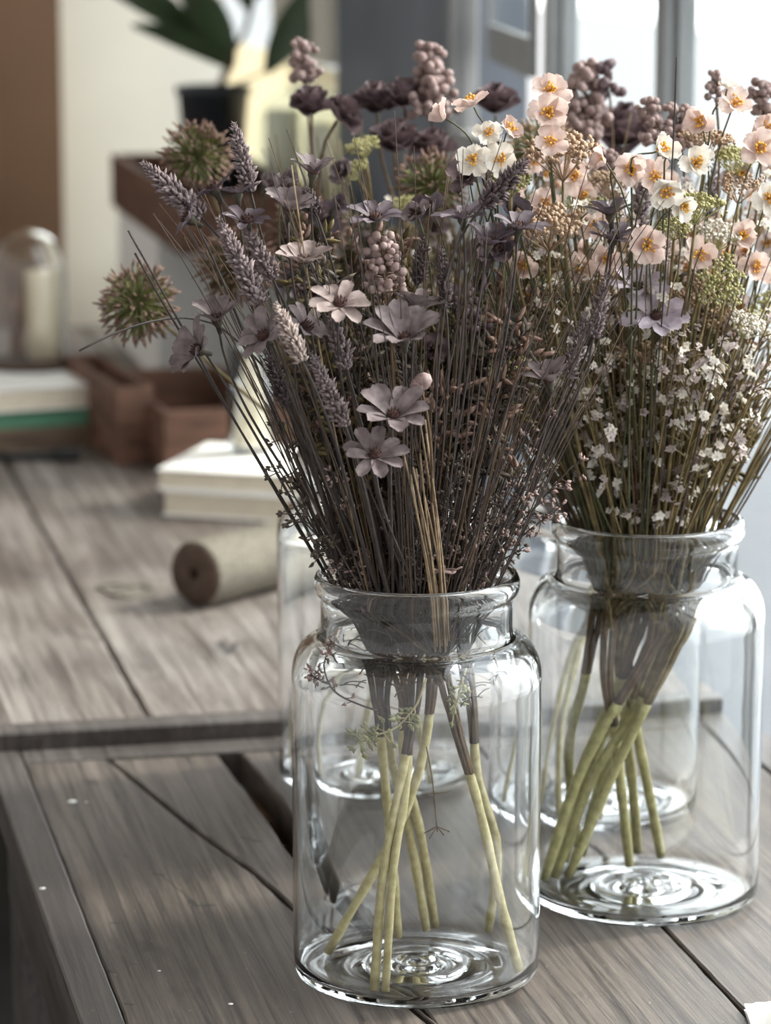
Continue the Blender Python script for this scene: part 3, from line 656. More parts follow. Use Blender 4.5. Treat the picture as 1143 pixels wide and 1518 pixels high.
# (jar, x, y, depth, size, axis, open angle, material, label, petals)
for a in [
 (1, 464, 258, -.02, .018, (.15, -.1, 1), .85, 'petal', 'cup shaped mauve grey daisy standing highest at the left, beside the glass dome', 9),
 (1, 352, 288, -.03, .016, (-.1, .1, 1), 1.05, 'petal_d', 'small dark plum daisy leaning against the tall lavender spike at left', 7),
 (1, 318, 283, -.02, .016, (-.5, .1, .8), 1.3, 'petal_d', 'dark plum daisy with drooping petals beside the outermost lavender spike', 7),
 (1, 366, 330, -.05, .017, (.0, -.3, 1), 1.1, 'petal_d', 'dark plum daisy seen side on just below the tall lavender spike at left', 8),
 (1, 282, 326, -.04, .015, (-.7, -.1, .4), 1.2, 'petal_d', 'dark narrow petalled daisy under the tip of the outermost lavender spike', 7),
 (1, 428, 312, -.04, .022, (.1, -.25, 1), .8, 'petal', 'large mauve cup daisy below the highest left daisy', 9),
 (1, 450, 390, -.07, .021, (.05, -.25, 1), 1.05, 'petal_t', 'taupe daisy with upturned petals left of centre, above the open brown hearted one', 9),
 (1, 503, 452, -.10, .0215, (.15, -.60, 1), 1.35, 'petal_t', 'open taupe daisy facing forward with a brown heart, upper left of centre', 9),
 (1, 322, 476, -.05, .021, (-.2, -.3, 1), .75, 'petal', 'mauve cup daisy at left above the wide drooping one', 8),
 (1, 296, 520, -.06, .023, (-.75, -.45, .3), .95, 'petal', 'wide mauve daisy turned left at the lower left rim of the bouquet', 9),
 (1, 393, 500, -.09, .020, (-.4, -.5, .5), 1.1, 'petal', 'mauve daisy facing forward, left of the pale lavender spike', 9),
 (1, 452, 486, -.075, .018, (.5, -.4, .6), 1.1, 'petal', 'mauve daisy half hidden behind the pale lavender spike', 8),
 (1, 556, 326, -.05, .020, (.05, -.3, 1), 1.1, 'petal_d', 'dark violet daisy seen side on at the top centre, above the mauve buds', 9),
 (1, 600, 505, -.10, .030, (-.05, -.45, 1), .95, 'petal', 'largest mauve bell shaped daisy at the centre of the bouquet', 9),
 (1, 618, 460, -.06, .020, (.2, .1, 1), .8, 'petal', 'mauve daisy rising just behind the largest bell shaped daisy', 8),
 (1, 686, 325, -.05, .020, (-.1, -.2, 1), 1.15, 'petal_d', 'dark plum daisy leftmost of the three at the top right of the front bouquet', 8),
 (1, 724, 362, -.06, .020, (.2, -.2, 1), .8, 'petal_d', 'dark plum cup daisy lowest of the three at the top right of the front bouquet', 7),
 (1, 768, 340, -.05, .021, (.1, -.2, 1), 1.15, 'petal_d', 'dark plum daisy rightmost of the three at the top right of the front bouquet', 8),
 (1, 583, 618, -.115, .0265, (.05, -.50, 1), 1.0, 'petal', 'open mauve grey daisy with a dark heart low at the centre', 9),
 (1, 556, 676, -.12, .023, (-.05, -.50, .8), 1.25, 'petal', 'lowest mauve daisy of all, just above the straw bundle', 9),
 (1, 815, 566, -.02, .020, (-.2, -.3, 1), .7, 'petal', 'mauve daisy among dark stems between the two front bouquets', 7),
 (1, 700, 590, .03, .020, (.1, -.4, 1), 1.1, 'petal_d', 'shaded plum daisy deep in the centre right of the bouquet', 8),
 (1, 905, 320, .03, .019, (-.1, .1, 1), .9, 'petal_d', 'dark violet daisy at the top right, in front of the pink blossoms', 8),
 (1, 908, 356, .03, .020, (.05, -.2, 1), 1.0, 'petal_d', 'dark violet daisy directly below the other at the top right', 9),
 (2, 972, 470, -.12, .0255, (.05, -.75, .7), 1.15, 'petal_l', 'open pale lilac daisy with a red brown heart on the right bouquet', 9),
 (2, 946, 428, -.11, .021, (-.2, -.5, 1), 1.0, 'petal_l', 'pale lilac daisy just above the open lilac one', 8),
]: daisy(*a[:9], n=a[9])

def floret_spike(mb, a, b, r, rows, per, m=0, k0=.0, lean=.55):
    d = b-a; L = d.length; t = d.normalized(); e = t.orthogonal().normalized(); f = t.cross(e)
    mb.tube([a, b], [r*.35, r*.12], 5, m)
    for i in range(rows):
        q = i/(rows-1); rr = r*(1-q**2.4*.75)*(.75+.25*min(1, q*6)); c = a+d*q
        for s in range(per):
            g = 2*PI*(s+.5*(i%2))/per+R.uniform(-.15, .15); rd = e*math.cos(g)+f*math.sin(g)
            mb.bud(c+rd*rr*.28+rnd_dir()*.0006, (rd*(1-lean*.6)+t*(lean+.25*q)+rnd_dir()*.38).normalized(), rr*.85*R.uniform(.55, 1.3)+.0008, rr*.19*R.uniform(.8, 1.2), m)
def spike(j, x0, y0, x1, y1, dy, r, mk, label, tipdy=0):   # (x0,y0) lower end, (x1,y1) tip
    a = head_pos(j, x0, y0, dy); b = head_pos(j, x1, y1, dy+tipdy)
    path = stem_path(j, a, (b-a).normalized()); t = thing('lavender_spike', path[0], label, 'flower')
    stem(t, j, path, .0013, M['strand2']); mb = MB(); L = (b-a).length
    floret_spike(mb, a, b, r, max(8, int(L/.0024)), 9); mb.build('flower_spike', M[mk], t, origin=path[0]); return t
for a in [
 (1, 298, 322, 213, 243, -.03, .0095, 'spike', 'thick mauve lavender spike leaning farthest left, beside the raised crate'),
 (1, 372, 285, 347, 185, -.02, .0080, 'spike', 'tallest upright mauve lavender spike at the left, in front of the pale wall'),
 (1, 384, 450, 324, 325, -.08, .0085, 'spike', 'blunt mauve lavender spike leaning left below the small plum daisies'),
 (1, 405, 415, 362, 335, -.05, .0075, 'spike', 'shorter mauve lavender spike right behind the blunt one'),
 (1, 448, 535, 410, 452, -.12, .0078, 'spike_l', 'pale lavender spike lower left of the open taupe daisy'),
 (1, 512, 632, 462, 525, -.10, .0075, 'spike', 'lavender spike slanting down towards the lowest daisies'),
 (1, 514, 546, 490, 470, -.08, .0080, 'spike', 'lavender spike directly under the open taupe daisy'),
 (1, 661, 455, 655, 368, -.05, .0060, 'spike_d', 'dark upright spike right of centre, below the plum daisies'),
 (1, 716, 305, 781, 238, -.06, .0085, 'spike_d', 'dark feathery spike leaning right above the three plum daisies'),
 (1, 880, 500, 898, 410, .02, .0068, 'spike', 'brownish mauve spike among the dark stems at the right, right one of a pair'),
 (1, 842, 560, 868, 462, .02, .0065, 'spike', 'brownish mauve spike among the dark stems at the right, left one of a pair'),
 (1, 470, 320, 452, 280, .0, .0070, 'spike_d', 'short dark spike behind the high cup daisy'),
 (2, 940, 345, 957, 262, -.08, .0085, 'spike', 'grey mauve spike standing amid the pink blossoms on the right'),
 (2, 976, 392, 990, 345, -.08, .0065, 'spike_l', 'small pale lavender spike right of the grey mauve one'),
 (2, 1050, 320, 1060, 240, .04, .0065, 'spike', 'blurred mauve spike far right among the green umbels'),
 (1, 425, 600, 396, 520, -.04, .0065, 'spike_d', 'dark spike low at the left among the fanned stems'),
 (1, 620, 420, 628, 350, .02, .0065, 'spike_d', 'dark spike behind the centre, right of the mauve buds'),
]: spike(*a)

def allium(j, x, y, dy, r, label, g='ag', tip='ab', n=230):
    r *= 1.13
    c = head_pos(j, x, y, dy); path = stem_path(j, c); t = thing('allium_head', path[0], label, 'flower'); b = path[0]
    stem(t, j, path, .0018, M['olive']); mb = MB(); m2 = MB()
    mb.lathe([(.0001, -r*.16), (r*.13, -r*.08), (r*.15, 0), (r*.12, r*.1), (.0001, r*.16)], 10, 0, c)
    for i in range(n):
        z = 1-2*(i+.5)/n; q = i*2.39996; s_ = math.sqrt(1-z*z); d = (Vector((s_*math.cos(q), s_*math.sin(q), z))+rnd_dir()*.12).normalized()
        l = r*R.uniform(.72, 1.0); mb.tube([c+d*r*.1, c+d*l*.8], [r*.014, r*.018], 3, cap=False)
        mb.bud(c+d*l*.58, d, l*.28, r*.030, 0, 3); m2.bud(c+d*l*.74, (d+rnd_dir()*.35), l*.26, r*.036, 0, 3)
        if i % 2 == 0: m2.bud(c+d*l*.70, (d+rnd_dir()*.8), l*.20, r*.030, 0, 3)
    mb.build('spokes', M[g], t, origin=b); m2.build('bud_tips', M[tip], t, origin=b)
for a in [
 (3, 205, 450, -.20, .0325, 'spiky green and brown allium ball farthest left of all'),
 (3, 292, 232, -.10, .0310, 'green allium ball with pinkish tips at the upper left, behind the tall spike', 'ag', 'ab'),
 (3, 350, 395, -.15, .0330, 'brownish allium ball half hidden behind the left lavender spikes', 'ao', 'ab'),
 (3, 455, 345, -.06, .0330, 'olive allium ball behind the large mauve cup daisy', 'ao', 'ab'),
 (3, 640, 275, -.16, .0300, 'pinkish green allium ball at the top centre, behind the pink blossoms', 'ag', 'ab'),
 (3, 560, 390, -.02, .0340, 'shaded olive allium ball deep behind the mauve buds', 'ao', 'ao'),
 (3, 640, 520, -.08, .0360, 'brown allium ball in deep shade behind the largest bell daisy', 'ao', 'ab'),
 (4, 745, 500, -.15, .0340, 'brown allium ball behind the dark stems right of centre', 'ao', 'ab'),
 (4, 800, 225, -.05, .0300, 'green allium ball among the pink blossoms at the top right', 'ag', 'ub'),
 (4, 800, 410, -.12, .0330, 'olive brown allium ball under the rightmost of the three plum daisies', 'ao', 'ab'),
 (3, 470, 560, -.05, .0330, 'dark brown allium ball low at the left behind the fanned stems', 'ao', 'ao'),
 (3, 545, 500, .02, .0340, 'dim olive allium ball left behind the largest bell daisy', 'ao', 'ao'),
]: allium(*a)

def umbel(j, x, y, dy, wd, label, mk='ug', lean=(0, 0, 1), rays=13, per=16, stm='olive'):
    c = head_pos(j, x, y, dy); ax = Vector(lean).normalized(); nd = c-ax*wd*.42; path = stem_path(j, nd, ax)
    t = thing('umbel_flower', path[0], label, 'flower', 'small umbels deep in the right bouquet' if 'tucked' in label else None); b = path[0]; stem(t, j, path, .0016, M[stm])
    mb = MB(); m2 = MB(); Q = ax.to_track_quat('Z', 'Y')
    for i in range(rays):
        q = i*2.39996; s_ = math.sqrt((i+.5)/rays)*.95; e = c+Q @ Vector((s_*math.cos(q), s_*math.sin(q), .18*(1-s_*s_)))*wd*.5
        mb.tube(bez([nd, nd.lerp(e, .5)-ax*wd*.05, e-ax*wd*.06], 4), wd*.014, 4)
        for k in range(per):
            d = rnd_dir(); d = (d+ax*.5).normalized(); l = wd*.13*R.uniform(.5, 1); s0_ = e-ax*wd*.06
            mb.tube([s0_, s0_+d*l], wd*.006, 3, cap=False); m2.bud(s0_+d*l*.9, d, wd*.075, wd*.034, 0, 4)
    mb.build('rays', M['ug' if mk != 'ub' else 'ub'], t, origin=b); m2.build('buds', M[mk], t, origin=b)
for a in [
 (3, 538, 215, -.18, .026, 'yellow green umbel at top centre left, upper one of two', 'ug', (-.2, -.3, 1)),
 (3, 522, 252, -.18, .024, 'yellow green umbel at top centre left, lower one of two', 'ug', (-.5, -.4, .8)),
 (3, 600, 300, -.20, .020, 'small yellow green umbel above the right end of the dark violet daisy', 'ug', (-.1, -.4, 1)),
 (2, 836, 222, -.14, .052, 'wide flat beige umbel under the stacked pink blossoms', 'ub', (0, -.2, 1)),
 (2, 815, 330, -.16, .050, 'wide beige umbel just right of the plum daisies', 'ub', (0, -.3, 1)),
 (2, 758, 268, -.16, .028, 'pale green umbel beside the dark feathery spike', 'ug', (0, -.3, 1)),
 (2, 1035, 300, -.14, .036, 'cream green upright umbel right of the white pink blossoms', 'ug', (.1, -.1, 1)),
 (2, 1066, 345, -.10, .034, 'white tipped umbel at the right, below the cream green one', 'white', (.1, -.3, 1)),
 (2, 1072, 418, -.12, .036, 'green yellow umbel hanging at the right edge', 'ug', (.3, -.7, .2)),
 (2, 1050, 205, -.05, .038, 'olive brown umbel near the right edge beneath the pink blossom', 'ub', (.1, 0, 1)),
 (2, 1090, 232, -.04, .034, 'pale green umbel at the far right above the pink pair', 'ug', (.1, -.2, 1)),
 (2, 1000, 335, -.12, .026, 'small green and brown umbel left of the white tipped one', 'ug', (0, -.3, 1)),
 (2, 1110, 480, -.08, .030, 'white umbel at the far right edge, mid height', 'white', (.4, -.4, 1)),
 (1, 752, 545, .02, .030, 'gold green umbel half lost behind the dark stems', 'ug', (-.2, -.4, 1)),
 (2, 905, 265, .0, .036, 'beige umbel blurred behind the white pink blossoms', 'ub', (0, 0, 1)),
 (2, 1015, 440, -.03, .034, 'beige umbel right of the lilac daisies', 'ub', (.2, -.2, 1)),
 (2, 1020, 535, -.06, .030, 'small beige gold umbel low on the right bouquet', 'ub', (.3, -.4, 1)),
 (2, 870, 300, -.02, .030, 'green umbel deep between the plum and violet daisies', 'ug', (0, -.2, 1)),
]: umbel(*a)

for i in range(22):
    x = R.uniform(740, 1130); y = R.uniform(250, 540); umbel((2, 4)[i % 2], x, y, R.uniform(-.10, .02), R.uniform(.028, .042), 'small beige or green umbel tucked between the crowded blossoms of the right bouquet', ('ub', 'ub', 'ug')[i % 3], (R.uniform(-.3, .3), -.3, 1), 9, 12)
def blossom(mb, mo, c, ax, r, op=1.25, n=5):
    Q = ax.to_track_quat('Z', 'Y'); e = Q @ Vector((1, 0, 0)); f = Q @ Vector((0, 1, 0)); a0 = R.uniform(0, 6); mb.k = R.uniform(0, 6)
    for i in range(n):
        a = a0+2*PI*i/n+R.uniform(-.12, .12)
        mb.petal(c, ax, e*math.cos(a)+f*math.sin(a), r*R.uniform(.78, 1.0), r*R.uniform(.66, .86), op+R.uniform(-.5, .25), R.uniform(-.6, .8), .5, r0=r*.05, nl=6, nw=6, notch=.16, tip=.5, ruf=.09)
    for i in range(12):
        a = i*2.4; d = (ax+(e*math.cos(a)+f*math.sin(a))*R.uniform(.2, .9)).normalized(); l = r*R.uniform(.28, .5)
        mo.tube([c, c+d*l], r*.022, 3, cap=False); mo.bud(c+d*l*.85, d, r*.17, r*.07)
def pink(j, x, y, dy, r, axis, label, mk='pink', op=1.25, via=None, group=None):
    c = head_pos(j, x, y, dy); ax = Vector(axis).normalized()
    if via: v = head_pos(j, via[0], via[1], dy+.005); path = stem_path(j, v); path = path+bez([v, v+(path[-1]-path[-2]).normalized()*.012, c-ax*.012, c-ax*.001], 6)[1:]
    else: path = stem_path(j, c-ax*.001, (ax*.7+Vector((0, 0, .5))).normalized())
    t = thing('mauve_blossom' if mk in ('petal_d', 'petal', 'hyd') else 'pink_blossom', path[0], label, 'flower', group); b = path[0]; stem(t, j, path, .0009, M['gstem'])
    mb = MB(); mo = MB(); blossom(mb, mo, c, ax, r, op); mb.build('petals', M[mk], t, origin=b); mo.build('stamens', M['heart' if mk in ('petal_d', 'petal', 'hyd') else 'orange'], t, origin=b)
for a in [
 (2, 815, 136, -.14, .0165, (.1, -.9, .5), 'topmost blush blossom with orange stamens, upper of the stacked pair'),
 (2, 812, 168, -.15, .0175, (.0, -.95, .2), 'blush blossom directly under the topmost one, lower of the stacked pair'),
 (2, 702, 157, -.16, .0165, (-.3, .3, .9), 'blush blossom seen from behind, on a long green stem at top centre', 'pink', 1.3, (745, 225)),
 (2, 660, 176, -.15, .0145, (-.8, .1, .4), 'leftmost blush blossom, folded and turned left', 'pink', .8, (705, 225)),
 (2, 723, 199, -.17, .0125, (.1, -.9, .35), 'small white pink blossom with a yellow eye, upper left of the open pair', 'white'),
 (2, 752, 196, -.16, .0135, (.6, -.5, .6), 'half folded blush blossom right of the small yellow eyed one', 'pink', .9),
 (2, 702, 237, -.18, .0145, (-.1, -.95, .25), 'open ivory blossom, left one of the open pair at top centre', 'white', 1.4),
 (2, 741, 239, -.18, .0150, (.1, -.95, .3), 'open ivory blossom, right one of the open pair at top centre', 'white', 1.4),
 (2, 815, 212, -.16, .0140, (0, -.9, .4), 'blush blossom behind the wide beige umbel', 'pink'),
 (2, 897, 241, -.17, .0130, (-.8, -.4, .3), 'narrow blush blossom seen edge on, with stamens to its right', 'pink', .7),
 (2, 937, 250, -.17, .0150, (-.2, -.8, -.1), 'blush blossom nodding to the left on a dark green stem', 'pink', 1.0, (905, 262)),
 (2, 976, 224, -.18, .0170, (.5, -.7, .3), 'bright ivory blossom with yellow stamens, high at the right', 'white', 1.1, (935, 245)),
 (2, 968, 262, -.16, .0150, (.2, -.8, .0), 'blush blossom with orange stamens under the bright ivory one', 'pink'),
 (2, 1028, 243, -.17, .0165, (.3, -.7, .3), 'ivory blossom with ruffled petals standing alone right of the bright one', 'white', 1.0, (985, 240)),
 (2, 985, 280, -.18, .0170, (.1, -.6, -.3), 'sunlit white blossom hanging below the bright ivory one', 'white', 1.2),
 (2, 1010, 303, -.17, .0140, (.4, -.6, -.3), 'small white blossom tucked under the sunlit hanging one', 'white'),
 (2, 1078, 130, -.08, .0090, (.1, .2, 1), 'tiny yellow star shaped blossom tip at the top right', 'white', 1.2, (1055, 175)),
 (2, 1040, 183, -.12, .0155, (-.4, -.8, .3), 'blush blossom left of the olive umbel, turned left', 'pink'),
 (2, 1088, 155, -.08, .0150, (.3, -.8, .5), 'blurred blush blossom below the star shaped tip', 'pink'),
 (2, 1122, 222, -.12, .0170, (.2, -.8, .3), 'orange centred blush blossom at the far right edge', 'pink'),
 (2, 1136, 195, -.08, .0160, (.0, -.9, .4), 'pale blush blossom cut by the right edge of the picture', 'pink'),
 (2, 1138, 295, -.12, .0160, (.2, -.8, .2), 'ivory blossom at the right edge below the orange centred one', 'white'),
 (2, 757, 290, -.12, .0140, (-.2, -.8, .2), 'orange hearted blush blossom behind the feathery spike', 'pink'),
 (2, 806, 305, -.10, .0140, (.1, -.8, .3), 'orange hearted blush blossom above the lower beige umbel', 'pink'),
 (2, 960, 365, -.16, .0170, (-.1, -.9, .1), 'large dusky pink blossom with an orange heart left of the pale spike', 'pink'),
 (2, 1035, 378, -.12, .0150, (.1, -.9, .0), 'dusky pink blossom hanging right of the pale spike', 'pink'),
 (2, 775, 395, -.10, .0150, (0, -.9, .2), 'dusky pink blossom between plum daisy stems', 'pink'),
 (2, 782, 440, -.06, .0135, (-.2, -.9, .1), 'dusky pink blossom deeper down behind the plum daisy stems', 'pink'),
 (2, 895, 385, -.12, .0145, (.2, -.8, .1), 'dusky pink blossom under the dark violet daisies', 'pink'),
 (2, 862, 395, -.08, .0140, (-.3, -.8, .2), 'dusky pink blossom left below the dark violet daisies', 'pink'),
 (2, 1098, 350, -.10, .0150, (.2, -.9, .2), 'blush blossom far right above the hanging green umbel', 'pink'),
 (2, 1118, 395, -.08, .0150, (.2, -.8, .1), 'blush blossom far right beside the hanging green umbel', 'pink'),
 (2, 850, 262, -.10, .0140, (0, -.9, .3), 'blush blossom right under the upper beige umbel', 'pink'),
 (2, 880, 335, -.06, .0140, (0, -.9, .3), 'blush blossom directly left of the dark violet daisies', 'pink'),
]: pink(*a)
# softly blurred filler blossoms inside the right bouquet
for i in range(64):
    x = R.uniform(770, 1150); y = R.uniform(230, 470); pink(2 if i % 3 else 4, x, y, R.uniform(-.06, .08), R.uniform(.010, .014), (R.uniform(-.6, .6), -.8, R.uniform(-.2, .7)), 'soft dusty pink blossom tucked deep among the crowded right bouquet', 'whitd' if i % 2 else 'pink', R.uniform(.8, 1.3), None, 'dusty pink blossoms deep in the right bouquet')

for i in range(34):
    q = R.random(); y = 250+300*q; x = 590+R.uniform(-1, 1)*(230-110*q)
    pink((1, 3)[i % 2], x, y, R.uniform(.0, .09) if i % 2 == 0 else R.uniform(-.20, -.05), R.uniform(.014, .020), (R.uniform(-.7, .7), -.6, R.uniform(.1, 1)), 'soft mauve brown bloom half hidden inside the front bouquet', ('petal_d', 'petal', 'hyd')[i % 3], R.uniform(.6, 1.2), None, 'mauve brown blooms deep in the front bouquet')
def bud_stalk(j, x0, y0, x1, y1, dy, wd, bs, mk, label, n=34, group=None, name='bud_cluster'):
    a = head_pos(j, x0, y0, dy); b_ = head_pos(j, x1, y1, dy); path = stem_path(j, a, (b_-a).normalized())
    t = thing(name, path[0], label, 'flower', group); o = path[0]; stem(t, j, path+bez([a, a.lerp(b_, .5)+rnd_dir()*.003, b_], 5)[1:], .0013, M['brown2'])
    mb = MB(); m2 = MB()
    n = int(n*1.7) if n > 6 else n; bs *= .74 if n > 6 else 1
    for i in range(n):
        q = R.uniform(0, 1); c = a.lerp(b_, q); d = rnd_dir(); d.z = abs(d.z)*.4; l = wd*.5*R.uniform(.3, 1)*(1-.45*q); e = c+d*l
        mb.tube([c, e], .0005, 3, cap=False); s_ = bs*R.uniform(.7, 1.15)
        pr = [(.0001, -s_), (s_*.7, -s_*.7), (s_, 0), (s_*.75, s_*.7), (.0001, s_*.95)]; m2.lathe(pr, 8, 0, e)
    mb.build('stalks', M['brown2'], t, origin=o); m2.build('buds', M[mk], t, origin=o)
bud_stalk(1, 575, 440, 566, 350, -.06, .038, .0042, 'hydp', 'cluster of round mauve buds under the dark violet daisy at top centre', 40)
bud_stalk(1, 628, 590, 622, 560, -.10, .008, .0055, 'hydp', 'small round mauve buds just above the open low daisy', 4)
bud_stalk(4, 640, 175, 636, 68, .02, .045, .0058, 'hydp', 'blurred mauve beige bud spire high at top centre', 60)
bud_stalk(3, 452, 125, 447, 62, -.02, .034, .0052, 'hydp', 'blurred mauve bud spire above the left dark rose, beside the plant', 34)
bud_stalk(4, 868, 215, 868, 100, .0, .050, .0060, 'hydp', 'bunch of grape like mauve buds against the window, taller left part', 70)
bud_stalk(4, 905, 150, 898, 92, .0, .025, .0055, 'hyd', 'small dark bud tip right of the grape like bunch', 12)
bud_stalk(2, 975, 215, 962, 150, .04, .034, .0042, 'hydp', 'pinkish bud cluster against the middle mullion', 34)
bud_stalk(2, 1012, 230, 1002, 160, .05, .034, .0042, 'hydp', 'pinkish bud cluster right of the middle mullion', 34)
bud_stalk(2, 1062, 150, 1060, 105, .03, .022, .0036, 'hydp', 'small bud tip beside the star shaped blossom at top right', 14)
bud_stalk(2, 1130, 170, 1128, 125, .03, .034, .0048, 'hydp', 'mauve bud cluster at the upper right corner of the bouquet', 24)
bud_stalk(1, 700, 500, 690, 430, .03, .030, .0034, 'hyd', 'dark bud cluster in shade right of the dark upright spike', 24)
bud_stalk(2, 905, 300, 898, 225, .05, .040, .0046, 'hydp', 'mauve bud cluster behind the narrow blush blossom', 40)

def rose(j, x, y, dy, r, label, mk='hyd', axis=(0, -.3, 1), n=16):
    c = head_pos(j, x, y, dy); ax = Vector(axis).normalized(); path = stem_path(j, c-ax*r*.5, ax); t = thing('dried_rose', path[0], label, 'flower'); o = path[0]
    stem(t, j, path, .0018, M['brown2']); mb = MB(); Q = ax.to_track_quat('Z', 'Y'); e = Q @ Vector((1, 0, 0)); f = Q @ Vector((0, 1, 0))
    for i in range(n):
        a = i*2.4; q = i/n; mb.petal(c-ax*r*.4, ax, e*math.cos(a)+f*math.sin(a), r*(1.05-.25*q), r*(.7+.35*q), .15+1.15*q, .9*R.uniform(-.6,.9), .7, r0=r*(.05+.12*q), tip=.6)
    mb.build('petals', M[mk], t, origin=o)
for a in [
 (3, 462, 152, -.05, .022, 'dark plum dried rose, left one of the two before the tall glass dome'),
 (3, 510, 166, -.10, .020, 'dark plum dried rose drooping at right before the tall glass dome', 'hyd', (.5, -.3, .6)),
 (4, 560, 148, .04, .024, 'blurred dark rose at top centre, left of the mauve bud spire'),
 (4, 600, 140, .02, .022, 'blurred dark rose tight under the mauve bud spire'),
 (4, 585, 205, -.02, .026, 'blurred dark rose below the bud spire, largest of that group'),
 (4, 735, 150, .05, .024, 'blurred plum rose against the window, behind the blush blossoms'),
 (4, 925, 190, .05, .034, 'large dark domed rose against the window, right of the grape like buds'),
 (4, 860, 190, .03, .026, 'dark rose under the grape like bud bunch'),
 (4, 640, 215, .0, .022, 'dim plum rose low at top centre beside the pinkish allium', 'hyd'),
 (3, 715, 440, -.08, .024, 'shadowed plum rose deep between centre stems', 'hyd'),
 (3, 720, 570, -.12, .024, 'shadowed plum rose low behind the fanned dark stems', 'hyd'),
]: rose(*a)

# ------------------------------------------------------------------ fine stems, by the hundred
def fan(j, n, tilt, L0, L1, r, mats, name, label, group, cat='dried grass', curve=.25, keep=20):
    X, Y = JARS[j]
    for i in range(n):
        a = 2.39996*i+R.uniform(-.3, .3); q = math.sqrt((i+.5)/n); ti = tilt*q*R.uniform(.85, 1.08)
        na = a+(R.uniform(-1.6, 1.6) if i % 3 == 0 else 0); nk = Vector((X+.056*q*math.cos(na), Y+.056*q*math.sin(na), TZ+.272))
        d = Vector((math.sin(ti)*math.cos(a), math.sin(ti)*math.sin(a)*.75, math.cos(ti))).normalized(); L = (L0+(L1-L0)*R.random()**1.25)*(1-.12*q)
        end = nk+d*L+Vector((math.cos(a), math.sin(a)*.7, 0))*L*curve*q*.3
        w0 = min(WRAPS[j], key=lambda p: (p-nk).length+R.uniform(0, .03)); base = w0+Vector((R.uniform(-.004, .004), R.uniform(-.004, .004), R.uniform(-.01, .004)))
        path = bez([base, base.lerp(nk, .5), nk-d*.02, nk], 3)[:-1]+bez([nk, nk+d*L*.35+rnd_dir()*L*.05, nk+d*L*.7+rnd_dir()*L*.06, end], 9)
        if i % 20 < keep: mb = MB()
        else: mb = REST
        k = len(path); mb.tube(path, [r*(1-.6*(i_/k)**2) for i_ in range(k)], 4, 0 if mb is not REST else RM.index(mats[i % len(mats)]))
        if mb is not REST: o = mb.build(name, M[R.choice(mats)], None, origin=base); tag(o, label, cat, group, 'thing')
REST = MB(); RM = ['strand', 'strand2', 'brown2', 'olive']
fan(1, 240, math.radians(26), .16, .33, .00070, ['strand', 'strand', 'strand2', 'brown2'], 'dried_stalk', 'thin bare brown grass fanning out of the nearest jar', 'fine brown grasses in the nearest jar', keep=12)
fan(2, 250, math.radians(30), .13, .29, .0009, ['olive', 'olive', 'brown2', 'strand'], 'dried_stalk', 'thin olive brown grass fanning out of the right hand jar', 'fine olive grasses in the right hand jar', keep=12)
fan(3, 70, math.radians(27), .18, .30, .0013, ['olive', 'brown2', 'strand2'], 'dried_grass', '', '', keep=0)
fan(4, 70, math.radians(27), .18, .30, .0013, ['olive', 'brown2', 'strand2'], 'dried_grass', '', '', keep=0)
tag(REST.build('dried_grass_mass', [M[k] for k in RM], None), 'mass of fine dried grasses filling the four bouquets', 'dried grass', None, 'stuff')
# long stray wires at the left
for (x0, y0, dy, l) in ((190, 342, -.06, 'topmost long bare wire stem reaching out left above the far left allium'), (200, 375, -.05, 'second long bare wire stem pointing left across the far left allium'), (118, 520, -.04, 'lowest long bare wire stem, tip pointing left below the far left allium'), (432, 245, -.08, 'tan bare straw slanting down from beside the high cup daisy'), (1003, 84, -.05, 'thin lone wire tip rising before the middle mullion')):
    h = head_pos(1, x0, y0, dy); p = stem_path(2 if 'lone' in l else 1, h, Vector((-.9, 0, -.55)) if 'lowest' in l else None, 12)
    if 'lowest' in l: v_ = head_pos(1, 345, 500, .06); p = stem_path(1, v_, Vector((-.8, 0, .6))); p = p+bez([v_, head_pos(1, 300, 450, .04), head_pos(1, 205, 470, .0), h], 10)[1:]
    mb = MB(); mb.tube(p, .00055 if 'lone' in l or 'tan' in l else .0008, 5); tag(mb.build('dried_stalk', M['strand2'] if 'tan' not in l else M['straw'], None, origin=p[0]), l, 'dried grass', None, 'thing')
# straw bundle tied at the front of the nearest jar
b0 = on_y(655, 868, JARS[1][1]-.055); t = thing('straw_bundle', b0, 'pale tan straw bundle tied at the front of the nearest jar mouth', 'straw bundle')
for i in range(9):
    e = on_y(604+i*3.6+R.uniform(-10, 10), 612+R.uniform(0, 110), JARS[1][1]-.085+R.uniform(-.012, .008)); s_ = b0+Vector(((i-4)*.0011, R.uniform(-.002, .002), -.045+.004*(i % 3)))
    mb = MB(); mb.tube(bez([s_, s_+Vector((-.002, 0, .045)), s_.lerp(e, .55)+rnd_dir()*.004, e], 8), .0007, 5); mb.build('straw', M['straw'], t, origin=b0)
mb = MB(); c = b0+Vector((0, -.001, .010)); mb.tube([c+Vector((.0085*math.cos(a), .0045*math.sin(a), .0006*math.sin(3*a))) for a in [2*PI*i/20 for i in range(21)]], .0011, 5); mb.tube([c+Vector((.006, -.003, 0)), c+Vector((.013, -.006, .004))], .0008, 4); mb.build('tie', M['tinyp'], t, origin=b0)

